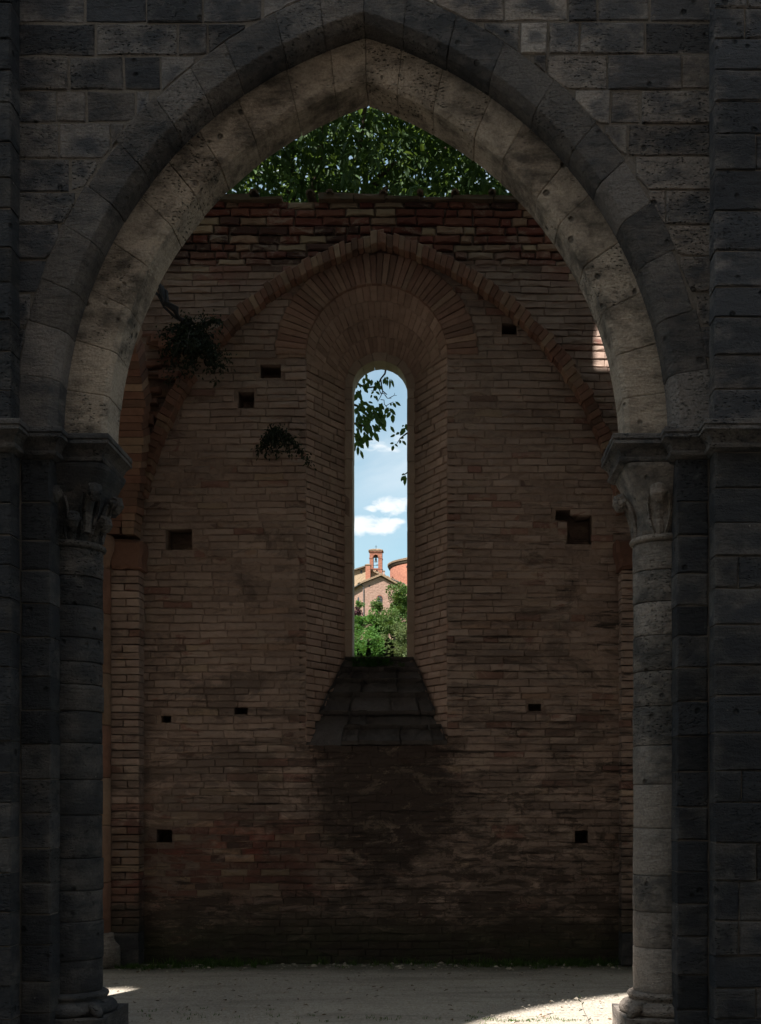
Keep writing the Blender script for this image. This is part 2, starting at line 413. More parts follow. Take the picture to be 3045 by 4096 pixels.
class MB:
    def __init__(s):
        s.v, s.f, s.r, s.mid = [], [], [], {}

    def put(s, verts, faces, rnd=0.0):
        b = len(s.v)
        s.v.extend([tuple(p) for p in verts])
        s.f.extend([tuple(i + b for i in f) for f in faces])
        s.r.extend([rnd] * len(verts))

    def build(s, name, mat, parent=None, smooth=False, attr=True):
        me = bpy.data.meshes.new(name)
        me.from_pydata(s.v, [], s.f)
        if attr:
            at = me.attributes.new('rnd', 'FLOAT', 'POINT')
            at.data.foreach_set('value', np.array(s.r, dtype=np.float32))
        if s.mid:
            at = me.attributes.new('mid', 'FLOAT', 'POINT')
            a_ = np.zeros(len(s.v), dtype=np.float32)
            for i_, v_ in s.mid.items():
                a_[i_] = v_
            at.data.foreach_set('value', a_)
        if smooth:
            me.polygons.foreach_set('use_smooth', [True] * len(me.polygons))
        me.materials.append(M[mat])
        me.update()
        o = bpy.data.objects.new(name, me)
        COL.objects.link(o)
        if parent is not None:
            o.parent = parent
            if parent.type == 'EMPTY':
                o.location = -Vector(parent.location)
            elif parent.parent is not None:
                pass
        return o

    def box(s, x0, x1, y0, y1, z0, z1, rnd=0.0):
        v = [(x0, y0, z0), (x1, y0, z0), (x1, y1, z0), (x0, y1, z0), (x0, y0, z1), (x1, y0, z1), (x1, y1, z1), (x0, y1, z1)]
        s.put(v, [(0, 1, 5, 4), (1, 2, 6, 5), (2, 3, 7, 6), (3, 0, 4, 7), (4, 5, 6, 7), (3, 2, 1, 0)], rnd)
        return s

    def tube(s, pts, rads, seg=7, rnd=0.0):
        pts = [Vector(p) for p in pts]
        rings = []
        for i, p in enumerate(pts):
            d = (pts[min(i + 1, len(pts) - 1)] - pts[max(i - 1, 0)]).normalized()
            a = d.cross(Vector((0.31, 0.2, 0.93)))
            if a.length < 1e-3:
                a = d.cross(Vector((1, 0, 0)))
            a.normalize()
            b = d.cross(a)
            rings.append([p + (a * math.cos(t) + b * math.sin(t)) * rads[i] for t in [2 * math.pi * k / seg for k in range(seg)]])
        v = [q for r in rings for q in r]
        f = []
        for i in range(len(rings) - 1):
            for k in range(seg):
                k2 = (k + 1) % seg
                f.append((i * seg + k, i * seg + k2, (i + 1) * seg + k2, (i + 1) * seg + k))
        f.append(tuple(range(seg - 1, -1, -1)))
        f.append(tuple(range((len(rings) - 1) * seg, len(rings) * seg)))
        s.put(v, f, rnd)
        return s

    def lathe(s, prof, cx, cy, seg=40, rnd=0.0, wob=0.0, rng=None):
        """prof: list of (r, z) from top to bottom"""
        v, f = [], []
        ph = rng.uniform(0, 6) if rng else 0
        for (r, z) in prof:
            for k in range(seg):
                t = 2 * math.pi * k / seg
                rr = r * (1 + wob * math.sin(3 * t + ph) + wob * 0.6 * math.sin(7 * t + 2 * ph))
                v.append((cx + rr * math.cos(t), cy + rr * math.sin(t), z))
        for i in range(len(prof) - 1):
            for k in range(seg):
                k2 = (k + 1) % seg
                f.append((i * seg + k, (i + 1) * seg + k, (i + 1) * seg + k2, i * seg + k2))
        f.append(tuple(range(seg)))
        f.append(tuple(range(len(prof) * seg - 1, (len(prof) - 1) * seg - 1, -1)))
        s.put(v, f, rnd)
        return s

    def sweep(s, rings, rnd=0.0, closed=True):
        """rings: list of equal-length point lists, capped at both ends"""
        n = len(rings[0])
        v = [p for r in rings for p in r]
        f = []
        for i in range(len(rings) - 1):
            for k in range(n if closed else n - 1):
                k2 = (k + 1) % n
                f.append((i * n + k, i * n + k2, (i + 1) * n + k2, (i + 1) * n + k))
        f.append(tuple(range(n - 1, -1, -1)))
        f.append(tuple(range((len(rings) - 1) * n, len(rings) * n)))
        s.put(v, f, rnd)
        return s

    def leaf(s, p, d, nrm, ln, wd, rnd, fold=0.25, droop=0.2):
        d = Vector(d).normalized()
        side = d.cross(Vector(nrm))
        if side.length < 1e-4:
            side = d.cross(Vector((0.3, 0.9, 0.1)))
        side.normalize()
        up = side.cross(d)
        p = Vector(p)
        dn = Vector((0, 0, -1))
        def q(t, w, h):
            return p + d * (ln * t) + side * (wd * w) + up * (wd * h) + dn * (droop * ln * t * t)
        v = [q(0, 0, 0), q(.32, -.45, fold), q(.32, 0, 0), q(.32, .45, fold), q(.72, -.36, fold), q(.72, 0, 0), q(.72, .36, fold), q(1, 0, 0)]
        s.put(v, [(0, 2, 1), (0, 3, 2), (1, 2, 5, 4), (2, 3, 6, 5), (4, 5, 7), (5, 6, 7)], rnd)


def empty(name, loc, label=None, cat=None, group=None, kind=None):
    o = bpy.data.objects.new(name, None)
    o.empty_display_size = 0.2
    COL.objects.link(o)
    o.location = loc
    tag(o, label, cat, group, kind)
    return o


def tag(o, label=None, cat=None, group=None, kind=None):
    if label:
        o['label'] = label
    if cat:
        o['category'] = cat
    if group:
        o['group'] = group
    if kind:
        o['kind'] = kind
    return o


def resample(poly, step):
    out = []
    n = len(poly)
    for i in range(n):
        a, b = poly[i], poly[(i + 1) % n]
        L = math.hypot(b[0] - a[0], b[1] - a[1])
        if L < 1e-5:
            continue
        k = max(1, int(round(L / step)))
        for j in range(k):
            t = j / k
            out.append((a[0] + (b[0] - a[0]) * t, a[1] + (b[1] - a[1]) * t))
    return out


def block(mb, poly, front, back, bev, rng, step=0.14, jit=0.004, frame=None, rnd=None, relief=0.006):
    """a dressed stone or brick: outline poly (u, v), from depth front to back, worn edges.
    frame maps (u, v, w) to the world; the default is (x, z, y)."""
    fr = frame or (lambda u, v, w: (u, w, v))
    P = resample(poly, step)
    n = len(P)
    P = [(x + rng.uniform(-jit, jit), z + rng.uniform(-jit, jit)) for x, z in P]
    cx = sum(p[0] for p in P) / n
    cz = sum(p[1] for p in P) / n
    A = []
    for x, z in P:
        dx, dz = cx - x, cz - z
        L = math.hypot(dx, dz) + 1e-6
        b = bev * rng.uniform(0.8, 1.5)
        A.append((x + dx / L * min(b, L * .6), z + dz / L * min(b, L * .6)))
    v = [fr(x, z, front + rng.uniform(-relief, relief) * .5) for x, z in A]
    v += [fr(x, z, front + bev * rng.uniform(.7, 1.2)) for x, z in P]
    v += [fr(x, z, back) for x, z in P]
    c = len(v)
    v.append(fr(cx, cz, front + rng.uniform(-relief, relief)))
    f = []
    for i in range(n):
        j = (i + 1) % n
        f.append((i, j, c))
        f.append((n + i, n + j, j, i))
        f.append((2 * n + i, 2 * n + j, n + j, n + i))
    mb.mid[len(mb.v) + c] = 1.0
    mb.put(v, f, rng.random() if rnd is None else rnd)


def tess_prism(mb, loops, y0, y1, rnd=0.0):
    """prism along y of a polygon with holes in the x-z plane"""
    flat = [Vector((p[0], p[1], 0)) for l in loops for p in l]
    tris = geometry.tessellate_polygon([[Vector((p[0], p[1], 0)) for p in l] for l in loops])
    n = len(flat)
    v = [(p.x, y0, p.y) for p in flat] + [(p.x, y1, p.y) for p in flat]
    f = []
    for t in tris:
        a, b, c = [flat[i] for i in t]
        cr = (b.x - a.x) * (c.y - a.y) - (b.y - a.y) * (c.x - a.x)
        t = tuple(t) if cr > 0 else (t[0], t[2], t[1])
        f.append(t)
        f.append((t[2] + n, t[1] + n, t[0] + n))
    base = 0
    for l in loops:
        m = len(l)
        for i in range(m):
            j = (i + 1) % m
            f.append((base + j, base + i, base + i + n, base + j + n))
        base += m
    mb.put(v, f, rnd)


# ------------------------------------------------------------------ the ground
rng = random.Random(11)


def hill(x, y):
    h = 0.0
    if y > 45:
        t = min(1.0, (y - 45) / 85.0)
        h = 17.0 * t * t * (3 - 2 * t)
    if y > 130:
        h += (min(y, 200) - 130) * 0.06
    return h


gm = MB()
ys = [-60, -20, -6, 0, 4, 7, 8, 9, 10, 11, 12, 13.5, 16, 22, 32, 45, 60, 75, 90, 105, 120, 135, 150, 170, 200, 260, 400, 900, 2500]
xs = [-2500, -600, -200, -90, -50, -30, -20, -14, -9, -6, -4, -2, 0, 2, 4, 7, 12, 20, 30, 50, 90, 200, 600, 2500]
vv = []
for y in ys:
    for x in xs:
        near = 0.012 * math.sin(x * 2.1 + y) * math.cos(y * 1.7 - x) if 5 < y < 13 else 0
        vv.append((x, y, hill(x, y) + near))
nx = len(xs)
gm.put(vv, [(j * nx + i, j * nx + i + 1, (j + 1) * nx + i + 1, (j + 1) * nx + i) for j in range(len(ys) - 1) for i in range(nx - 1)])
gr = gm.build('ground', 'ground', smooth=True)
gr['kind'] = 'structure'

pb = MB()
for i in range(3400):
    y = 8.3 + 3.6 * rng.random() ** 1.2
    x = rng.uniform(-4.2, 2.8)
    s = rng.uniform(.004, .011) * (1.9 if rng.random() < .05 else 1)
    a, b, c = s * rng.uniform(.8, 1.5), s * rng.uniform(.8, 1.4), s * rng.uniform(.5, .9)
    t = rng.uniform(0, 3)
    ct, st = math.cos(t), math.sin(t)
    z = 0.012 * math.sin(x * 2.1 + y) * math.cos(y * 1.7 - x) + .002
    q = [(a, 0), (.2 * a, b), (-a, .3 * b), (-.3 * a, -b)]
    pv = [(x + u * ct - w * st, y + u * st + w * ct, z) for u, w in q] + [(x, y, z + c), (x, y, z - c)]
    pb.put(pv, [(0, 1, 4), (1, 2, 4), (2, 3, 4), (3, 0, 4)], rng.random())
M['pebble'] = plain_mat('pebble', (0.42, 0.37, 0.30), (0.22, 0.19, 0.155), 30, 0.9, 0.0)
for i in range(60):
    x = rng.uniform(-3.0, 1.9)
    y = 11.97 - abs(rng.gauss(0, .22))
    s = rng.uniform(.008, .026)
    z = .004
    a, b, c = s * rng.uniform(.8, 1.5), s * rng.uniform(.7, 1.1), s * rng.uniform(.5, .9)
    pv = [(x + a, y, z), (x + .3 * a, y + b, z), (x - a, y + .3 * b, z), (x - .2 * a, y - b, z), (x + .2 * a, y - .2 * b, z + c), (x - .4 * a, y + .1 * b, z + c * .8)]
    pb.put(pv, [(0, 1, 4), (1, 5, 4), (1, 2, 5), (2, 3, 5), (3, 4, 5), (3, 0, 4)], rng.random())
for i in range(12):
    x = rng.uniform(-2.9, 1.8)
    y = 11.94 - abs(rng.gauss(0, .10))
    s = rng.uniform(.012, .034)
    a, b, c = s * rng.uniform(.8, 1.6), s * rng.uniform(.7, 1.1), s * rng.uniform(.5, 1.0)
    pv = [(x + a, y, 0), (x + .3 * a, y + b, 0), (x - a, y + .3 * b, 0), (x - .2 * a, y - b, 0), (x + .3 * a, y - .2 * b, c), (x - .5 * a, y + .1 * b, c * .8), (x, y + .5 * b, c * .9)]
    pb.put(pv, [(0, 1, 6, 4), (1, 2, 5, 6), (2, 3, 5), (3, 4, 5), (3, 0, 4), (4, 6, 5)], rng.random())
po = pb.build('gravel', 'pebble')
tag(po, 'small pale stones scattered over the earth floor', 'gravel', kind='stuff')

# ------------------------------------------------------------------ the nave arcade
AX, SPZ = -0.53, 4.02           # axis of the arch, springing height
WF, WB = 8.0, 8.72              # front and back face of the nave wall
RO, CO = 2.795, 0.776           # outer order: radius and offset of its centres
RI, CI = 2.54, 0.80             # inner order
JAMB = 2.044                    # half opening between the piers
TOP = 17.5


def arc_pt(r, c, t, side, z0=SPZ, ax=AX):
    """point at fraction t of the way from springing to crown, side -1 left / +1 right"""
    am = math.acos(c / r)
    a = am * t
    return ax + side * (r * math.cos(a) - c), z0 + r * math.sin(a)


def arch_outline(r, c, ax, n=18, z0=SPZ):
    L = [arc_pt(r, c, i / n, -1, z0, ax) for i in range(n + 1)]
    Rr = [arc_pt(r, c, i / n, 1, z0, ax) for i in range(n)]
    return L + Rr[::-1]


def lancet(cx, half, z0, zs, rise, n=7):
    r = (rise * rise + half * half) / (2 * half)
    c = r - half
    p = [(cx + half, z0), (cx + half, zs)]
    am = math.acos(c / r)
    for i in range(1, n + 1):
        a = am * i / n
        p.append((cx + r * math.cos(a) - c, zs + r * math.sin(a)))
    q = [(2 * cx - x, z) for x, z in p[::-1]]
    return p + q[1:]


BAY = 5.0
nave = empty('nave_wall', (AX, WF, 0), 'dark weathered travertine nave wall above and beside the pointed arch', 'stone wall')
bays = [AX + k * BAY for k in (-4, -3, -2, -1, 0, 1, 2, 3, 4)]
half_len = 4.5 * BAY


def body(r, halfj, y0, y1, z1=TOP):
    out = [(AX - half_len, 0)]
    for b in bays:
        out.append((b - halfj, 0))
        ol = arch_outline(r, CO, b)
        out.append((b - halfj, SPZ - .02))
        out += ol
        out.append((b + halfj, SPZ - .02))
        out.append((b + halfj, 0))
    out += [(AX + half_len, 0), (AX + half_len, z1), (AX - half_len, z1)]
    holes = []
    for b in bays:
        holes.append(lancet(b, 0.75, 12.9, 14.6, 1.2))
    holes.append(lancet(-0.31, 0.34, 10.25, 11.5, 0.45))  # unseen opening added to throw the sun patch on the aisle wall
    mb = MB()
    tess_prism(mb, [out] + holes, y0, y1)
    return mb


b1 = body(RO + .12, JAMB + .02, WF + .011, 8.56)
core = b1.build('wall_core', 'mortar', nave)
body(RO + .004, JAMB + .004, 8.56, WB).build('rear_facing', 'far_stone', nave)

# upper facing of the nave wall above the courses in view
up = MB()
tess_prism(up, [[(AX - half_len, 7.75), (AX + half_len, 7.75), (AX + half_len, TOP), (AX - half_len, TOP)]] +
           [lancet(b, 0.75, 12.9, 14.6, 1.2) for b in bays] + [lancet(-0.31, 0.34, 10.25, 11.5, 0.45)], WF - .003, WF + .010)
up.build('upper_facing', 'far_stone', nave)

PIL = 0.17
PX_L, PX_R = AX - 2.245, AX + 2.255    # inner corners of the two wall pilasters
PW = 0.42                               # pilaster width


def ext_z(x):
    """height of the extrados of the outer order above x"""
    u = abs(x - AX)
    r = RO + .252
    if u + CO >= r:
        return SPZ
    return SPZ + math.sqrt(r * r - (u + CO) ** 2)


def spandrel(x_lo, x_hi, levels, mat):
    for z0, z1 in zip(levels, levels[1:]):
        xs_ = [x_lo]
        while xs_[-1] < x_hi - .16:
            L = rng.choice([.20, .26, .32, .36, .42, .50]) * rng.uniform(.92, 1.08)
            xs_.append(xs_[-1] + L)
        if xs_[-1] > x_hi or x_hi - xs_[-1] < .16:
            xs_[-1] = x_hi
        if xs_[-1] < x_hi:
            xs_.append(x_hi)
        for xa, xb in zip(xs_, xs_[1:]):
            g_ = rng.uniform(.004, .009)
            N = 7
            top, bot = z1 - g_, z0 + g_
            pts = []
            for i in range(N):
                x = xa + g_ + (xb - xa - 2 * g_) * i / (N - 1)
                zb = max(bot, ext_z(x) + .006)
                pts.append((x, zb))
            pts = [(x, z) for x, z in pts if z < top - .02]
            if len(pts) < 2 or pts[-1][0] - pts[0][0] < .05:
                continue
            poly = []
            for i, p in enumerate(pts):
                if 0 < i < len(pts) - 1 and abs(p[1] - bot) < 1e-6 and abs(pts[i - 1][1] - bot) < 1e-6 and abs(pts[i + 1][1] - bot) < 1e-6:
                    continue
                poly.append(p)
            poly += [(pts[-1][0], top), (pts[0][0], top)]
            mb = MB()
            block(mb, poly, WF + rng.uniform(-.006, .007), WF + .06, rng.uniform(.006, .012), rng, .15, .004)
            mb.build('stone_block', mat, nave)


lv_l = [SPZ + .02]
for h in (.215, .225, .205, .23, .215, .235, .21, .22, .235, .21, .225, .215, .23, .22, .23, .21, .22):
    lv_l.append(lv_l[-1] + h)
lv_r = [SPZ + .02]
for h in (.23, .21, .225, .215, .235, .205, .23, .22, .21, .225, .23, .215, .22, .23, .21, .22, .22):
    lv_r.append(lv_r[-1] + h)
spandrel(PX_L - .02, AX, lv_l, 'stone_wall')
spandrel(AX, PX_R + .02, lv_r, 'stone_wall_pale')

# wall pilasters and pier faces: coursed blocks


def pilaster(x0, x1, zlo, zhi, name='stone_block', mat='stone_wall', y0=WF - PIL, y1=WF - .0035):
    z = zlo
    while z < zhi - .05:
        h = rng.uniform(.19, .26)
        if zhi - z - h < .1:
            h = zhi - z
        cuts = [x0, x1]
        if x1 - x0 > .3 and rng.random() < .25:
            cuts = [x0, x0 + (x1 - x0) * rng.uniform(.35, .65), x1]
        for a, b in zip(cuts, cuts[1:]):
            g_ = .003
            mb = MB()
            block(mb, [(a + g_, z + g_), (b - g_, z + g_), (b - g_, z + h - g_), (a + g_, z + h - g_)],
                  y0 + rng.uniform(-.004, .005), y1, rng.uniform(.006, .013), rng, .13, .003)
            mb.build(name, mat, nave)
        z += h


for (x0, x1) in ((PX_L - PW, PX_L), (PX_R, PX_R + PW)):
    pilaster(x0, x1, SPZ, 7.75, mat='stone_wall' if x0 > 0 else 'stone_pier')  # upper left takes the darker stone, edge shade put into the colour
    pilaster(x0, x1, 0.0, 3.83, mat='stone_pier')
pc = MB()
for (x0, x1) in ((PX_L - PW + .012, PX_L - .012), (PX_R + .012, PX_R + PW - .012)):
    pc.box(x0, x1, WF - PIL + .016, WF - .0036, 0, 7.74)
pc.box(PX_L + .001, AX - JAMB - .012, WF + .016, WB - .19, 0, 3.84)
pc.box(AX + JAMB + .012, PX_R - .001, WF + .016, WB - .19, 0, 3.84)
pc.build('pier_core', 'mortar', nave)
# pier faces beside the openings
pilaster(PX_L + .001, AX - JAMB, 0.0, 3.83, mat='stone_pier', y0=WF, y1=WB - .17)
pilaster(AX + JAMB, PX_R - .001, 0.0, 3.83, mat='stone_pier', y0=WF, y1=WB - .17)
# the wall beyond the pilasters, up to the next arches
for (x0, x1) in ((PX_L - PW - .55, PX_L - PW - .002), (PX_R + PW + .002, PX_R + PW + .55)):
    z = SPZ + .02
    while z < 7.6:
        h = rng.uniform(.20, .24)
        mb = MB()
        block(mb, [(x0 + .004, z + .004), (x1 - .004, z + .004), (x1 - .004, z + h - .004), (x0 + .004, z + h - .004)], WF, WF + .05, .01, rng, .14)
        mb.build('stone_block', 'stone_wall', nave)
        z += h
up2 = MB()
for b in bays:
    if abs(b - AX) < 1:
        continue
    for s in (-1, 1):
        x0 = b + s * JAMB
        x1 = x0 + s * .2
        if abs(x0 - AX) < 3.2:
            pass
        up2.box(min(x0, x1), max(x0, x1), WF + .001, WB - .18, 0, SPZ - .03)
up2.build('neighbour_pier_facing', 'far_stone', nave)

# ---- pointed arch, two orders of voussoirs
arch = empty('pointed_arch', (AX, WF, SPZ), 'large pointed stone arch of two stepped orders framing the aisle', 'arch')


def voussoir(mb, sec, c, t0, t1, side, rnd, n=4, gap=.0018, z0=SPZ, ax=AX, dr=0.0, dy=0.0, shr=.0035):
    """sec: closed section [(r, y)] swept from t0 to t1"""
    rm = sum(p[0] for p in sec) / len(sec)
    ym = sum(p[1] for p in sec) / len(sec)
    gl = gap / (rm * math.acos(c / rm))
    e = .006 / (rm * math.acos(c / rm))
    ts = [t0 + gl, t0 + gl + e] + [t0 + (t1 - t0) * i / n for i in range(1, n)] + [t1 - gl - e, t1 - gl]
    rings = []
    for i, t in enumerate(ts):
        ring = []
        for (r, y) in sec:
            if i in (0, len(ts) - 1):
                d = math.hypot(rm - r, ym - y) + 1e-6
                r2, y2 = r + (rm - r) / d * shr, y + (ym - y) / d * shr
            else:
                r2, y2 = r, y
            x, z = arc_pt(r2 + dr, c, t, side, z0, ax)
            ring.append((x, y2 + dy, z))
        rings.append(ring if side < 0 else ring[::-1])
    mb.sweep(rings, rnd)


for side in (-1, 1):
    # outer order, flush with the wall, its inner edge chamfered
    ts, t = [0.0], 0.0
    while t < 1:
        t += rng.uniform(.075, .112)
        ts.append(t)
    ts = [x / ts[-1] for x in ts]
    for a, b in zip(ts, ts[1:]):
        th = rng.uniform(.235, .268)
        sec = [(RO + th, 8.22), (RO + th, 8.008), (RO + th - .01, 8.0), (RO + .05, 8.0), (RO + .042, 8.004), (RO + .004, 8.05), (RO, 8.06), (RO, 8.22)]
        mb = MB()
        voussoir(mb, sec, CO, a, b, side, rng.random(), dr=rng.uniform(-.003, .003), dy=rng.uniform(-.003, .003))
        mb.build('voussoir', 'stone_ring', arch)
    # inner order, set back
    ts, t = [0.0], 0.0
    while t < 1:
        t += rng.uniform(.07, .115)
        ts.append(t)
    ts = [x / ts[-1] for x in ts]
    for a, b in zip(ts, ts[1:]):
        sec = [(RI + .40, 8.55), (RI + .40, 8.20), (RI + .035, 8.20), (RI + .028, 8.203), (RI + .003, 8.228), (RI, 8.235), (RI, 8.515), (RI + .004, 8.53), (RI + .025, 8.55)]
        mb = MB()
        voussoir(mb, sec, CI, a, b, side, rng.random(), dr=rng.uniform(-.003, .003), dy=rng.uniform(-.003, .003))
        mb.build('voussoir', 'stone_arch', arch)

# ---- impost mouldings and half columns


def mitre(path, o):
    """offset an open plan path to its left by o"""
    out = []
    n = len(path)
    for i, p in enumerate(path):
        ns = []
        for a, b in ((i - 1, i), (i, i + 1)):
            if a < 0 or b >= n:
                continue
            d = Vector((path[b][0] - path[a][0], path[b][1] - path[a][1])).normalized()
            ns.append(Vector((-d.y, d.x)))
        if len(ns) == 1:
            q = ns[0] * o
        else:
            q = (ns[0] + ns[1])
            q = q * (o / (1 + ns[0].dot(ns[1])))
        out.append((p[0] + q.x, p[1] + q.y))
    return out


IMP = [(-.10, 4.018), (.080, 4.018), (.084, 4.012), (.084, 3.986), (.074, 3.980), (.074, 3.974), (.082, 3.970), (.082, 3.952), (.070, 3.948),
       (.040, 3.925), (.022, 3.893), (.018, 3.880), (.034, 3.876), (.040, 3.863), (.034, 3.848), (.014, 3.842), (0.0, 3.832), (-.10, 3.832)]


def impost(path, flip, mat):
    mb = MB()
    rings = []
    n = len(path)
    offs = [mitre(path, o * (-1 if flip else 1)) for o, _ in IMP]
    for i in range(n):
        ring = [(offs[k][i][0], offs[k][i][1], IMP[k][1]) for k in range(len(IMP))]
        rings.append(ring[::-1] if not flip else ring)
    mb.sweep(rings, rng.random())
    return mb


def crocket(mb, cx, cy, ang, z, size, r0, rngc, tall=.3):
    """a curled leaf: stalk rising along the bell, then a knob that turns over outwards"""
    dx, dy = math.cos(ang), math.sin(ang)
    tx, ty = -dy, dx
    st = []
    prof = [(r0 + .004, z - tall), (r0 + .012, z - tall * .6), (r0 + .035, z - tall * .25), (r0 + .065, z + .0), (r0 + .10, z + .035),
            (r0 + .128, z + .025), (r0 + .135, z - .015), (r0 + .115, z - .045), (r0 + .092, z - .040)]
    ws = [.030, .032, .036, .042, .046, .046, .044, .040, .03]
    rings = []
    for i, ((r, zz), w) in enumerate(zip(prof, ws)):
        a = prof[max(0, i - 1)]
        b = prof[min(len(prof) - 1, i + 1)]
        tr, tz = b[0] - a[0], b[1] - a[1]
        L = math.hypot(tr, tz)
        nr, nz = tz / L, -tr / L
        th = .022 if i < 4 else .030
        ring = []
        for k in range(8):
            t = 2 * math.pi * k / 8
            ww = w * size * math.cos(t) * (1 + rngc.uniform(-.12, .12))
            hh = th * size * math.sin(t) * (1 + rngc.uniform(-.15, .15))
            rr = r + nr * hh
            z2 = zz + nz * hh
            ring.append((cx + dx * rr + tx * ww, cy + dy * rr + ty * ww, z2))
        rings.append(ring)
    mb.sweep(rings, rngc.random())
    kr = .050 * size
    kc = (r0 + .105, z + .002)
    kv = []
    for i in range(7):
        ph = math.pi * (i + .5) / 7
        for k in range(10):
            t = 2 * math.pi * k / 10
            q = kr * (1 + rngc.uniform(-.16, .16))
            a_, b_, c_ = q * math.sin(ph) * math.cos(t) * 1.15, q * math.sin(ph) * math.sin(t) * .9, q * math.cos(ph)
            kv.append((cx + dx * (kc[0] + b_) + tx * a_, cy + dy * (kc[0] + b_) + ty * a_, kc[1] + c_))
    kf = [(i * 10 + k, (i + 1) * 10 + k, (i + 1) * 10 + (k + 1) % 10, i * 10 + (k + 1) % 10) for i in range(6) for k in range(10)]
    mb.put(kv, kf + [tuple(range(10)), tuple(range(69, 59, -1))], rngc.random())
    # two flanking fronds
    for sg_ in (-1, 1):
        fr_ = []
        for i in range(6):
            u_ = i / 5
            rr_ = r0 + .006 + .06 * u_ ** 2
            zz_ = z - tall * (1 - u_) - .01
            of = sg_ * (.030 + .040 * math.sin(u_ * 2.2)) * size
            w_ = .016 * size * (1 - .4 * u_)
            fr_.append([(cx + dx * (rr_ + h_) + tx * (of + g2), cy + dy * (rr_ + h_) + ty * (of + g2), zz_) for h_, g2 in ((0, -w_), (.016, 0), (0, w_), (-.02, 0))])
        mb.sweep(fr_, rngc.random())


def half_column(side, label, joints, crs, pathpts, mat='stone_column', tiers=1):
    cx = AX + side * (JAMB - .008)
    cy, r = 8.40, .212
    rg = random.Random(5 + side)
    root = empty('half_column', (cx, cy, 0), label, 'column', 'half columns carrying the arch')
    # plinth, base
    pl = MB()
    w = .315
    pts = [(cx - w, cy - w + .0), (cx + w, cy - w), (cx + w, cy + w), (cx - w, cy + w)]
    block(pl, [(cx - w, -.05), (cx + w, -.05), (cx + w, .150), (cx - w, .150)], cy - w, cy + w, .012, rg, .12, .004)
    pl.build('plinth', mat, root)
    bs = MB()
    prof = [(.20, .300), (.232, .298), (.250, .288), (.255, .275), (.250, .262), (.238, .254), (.236, .246), (.240, .240), (.258, .236), (.285, .226), (.305, .205), (.312, .182), (.306, .162), (.290, .151), (.2, .150)]
    bs.lathe(prof, cx, cy, 48, rg.random(), .006, rg)
    bo = bs.build('base', mat, root, smooth=True)
    # corner spurs of the base
    sp = MB()
    for sx_, sy_ in ((-1, -1), (1, -1)):
        p0 = Vector((cx + sx_ * .185, cy + sy_ * .185, .215))
        p1 = Vector((cx + sx_ * .285, cy + sy_ * .285, .158))
        sp.tube([p0, p0.lerp(p1, .5) + Vector((0, 0, .018)), p1], [.03, .042, .02], 8, .3)
    spo = sp.build('corner_spur', mat, bo, smooth=True)
    # drums
    zs = joints
    for a, b in zip(zs, zs[1:]):
        mb = MB()
        rr = r + rg.uniform(-.003, .003)
        hi, lo = b - .0012, a + .0012
        seg = [(rr - .010, hi), (rr - .002, hi - .002), (rr, hi - .006)]
        k = 4
        for i in range(1, k):
            seg.append((rr + rg.uniform(-.002, .002), hi + (lo - hi) * i / k))
        seg += [(rr, lo + .006), (rr - .002, lo + .002), (rr - .010, lo)]
        mb.lathe(seg, cx + rg.uniform(-.002, .002), cy + rg.uniform(-.002, .002), 44, rg.random(), .004, rg)
        mb.build('drum', mat, root, smooth=True)
    ztop = zs[-1]
    mb = MB()
    mb.lathe([(r - .01, ztop + .05), (r + .008, ztop + .046), (r + .022, ztop + .036), (r + .026, ztop + .024), (r + .02, ztop + .010), (r + .006, ztop + .003), (r - .012, ztop)], cx, cy, 44, .4, .004, rg)
    mb.build('astragal', mat, root, smooth=True)
    # capital: round bell passing into a square block under the impost
    cap = MB()
    z0, z1 = ztop + .045, 3.834
    N = 90
    rings = []
    for i in range(15):
        t = i / 14
        z = z0 + (z1 - z0) * t
        ro = r - .004 + .018 * t + .085 * max(0, (t - .3) / .7) ** 1.7
        sq = max(0, (t - .35) / .65)
        ring = []
        for k in range(N):
            a = 2 * math.pi * k / N
            ca, sa = math.cos(a), math.sin(a)
            e = 2 + 7 * sq
            rad = ro / ((abs(ca) ** e + abs(sa) ** e) ** (1 / e)) * (1 + .004 * math.sin(11 * a + 9 * t))
            rad += .016 * max(0.0, math.cos(2.5 * (a - R_(252 if side > 0 else -46)))) ** .6 * math.sin(math.pi * min(1, t / .82)) - .008 * (abs(math.cos(12.5 * a)) < .25) * (t < .7)
            ring.append((cx + rad * ca, cy + rad * sa, z))
        rings.append(ring)
    cap.sweep(rings, rg.random())
    co = cap.build('capital', mat, root, smooth=True)
    for (ang, zz, sz, rr0, tl) in crs:
        mb = MB()
        crocket(mb, cx, cy, R_(ang), zz, sz, rr0, rg, tl)
        mb.build('crocket', mat, co)
    im = impost(pathpts, side > 0, mat)
    im.build('impost', 'stone_wall', root)
    return root


def zs_from(pxs):
    return [1.6 - (p - 3200) * 8.19 / 4896 for p in pxs][::-1]


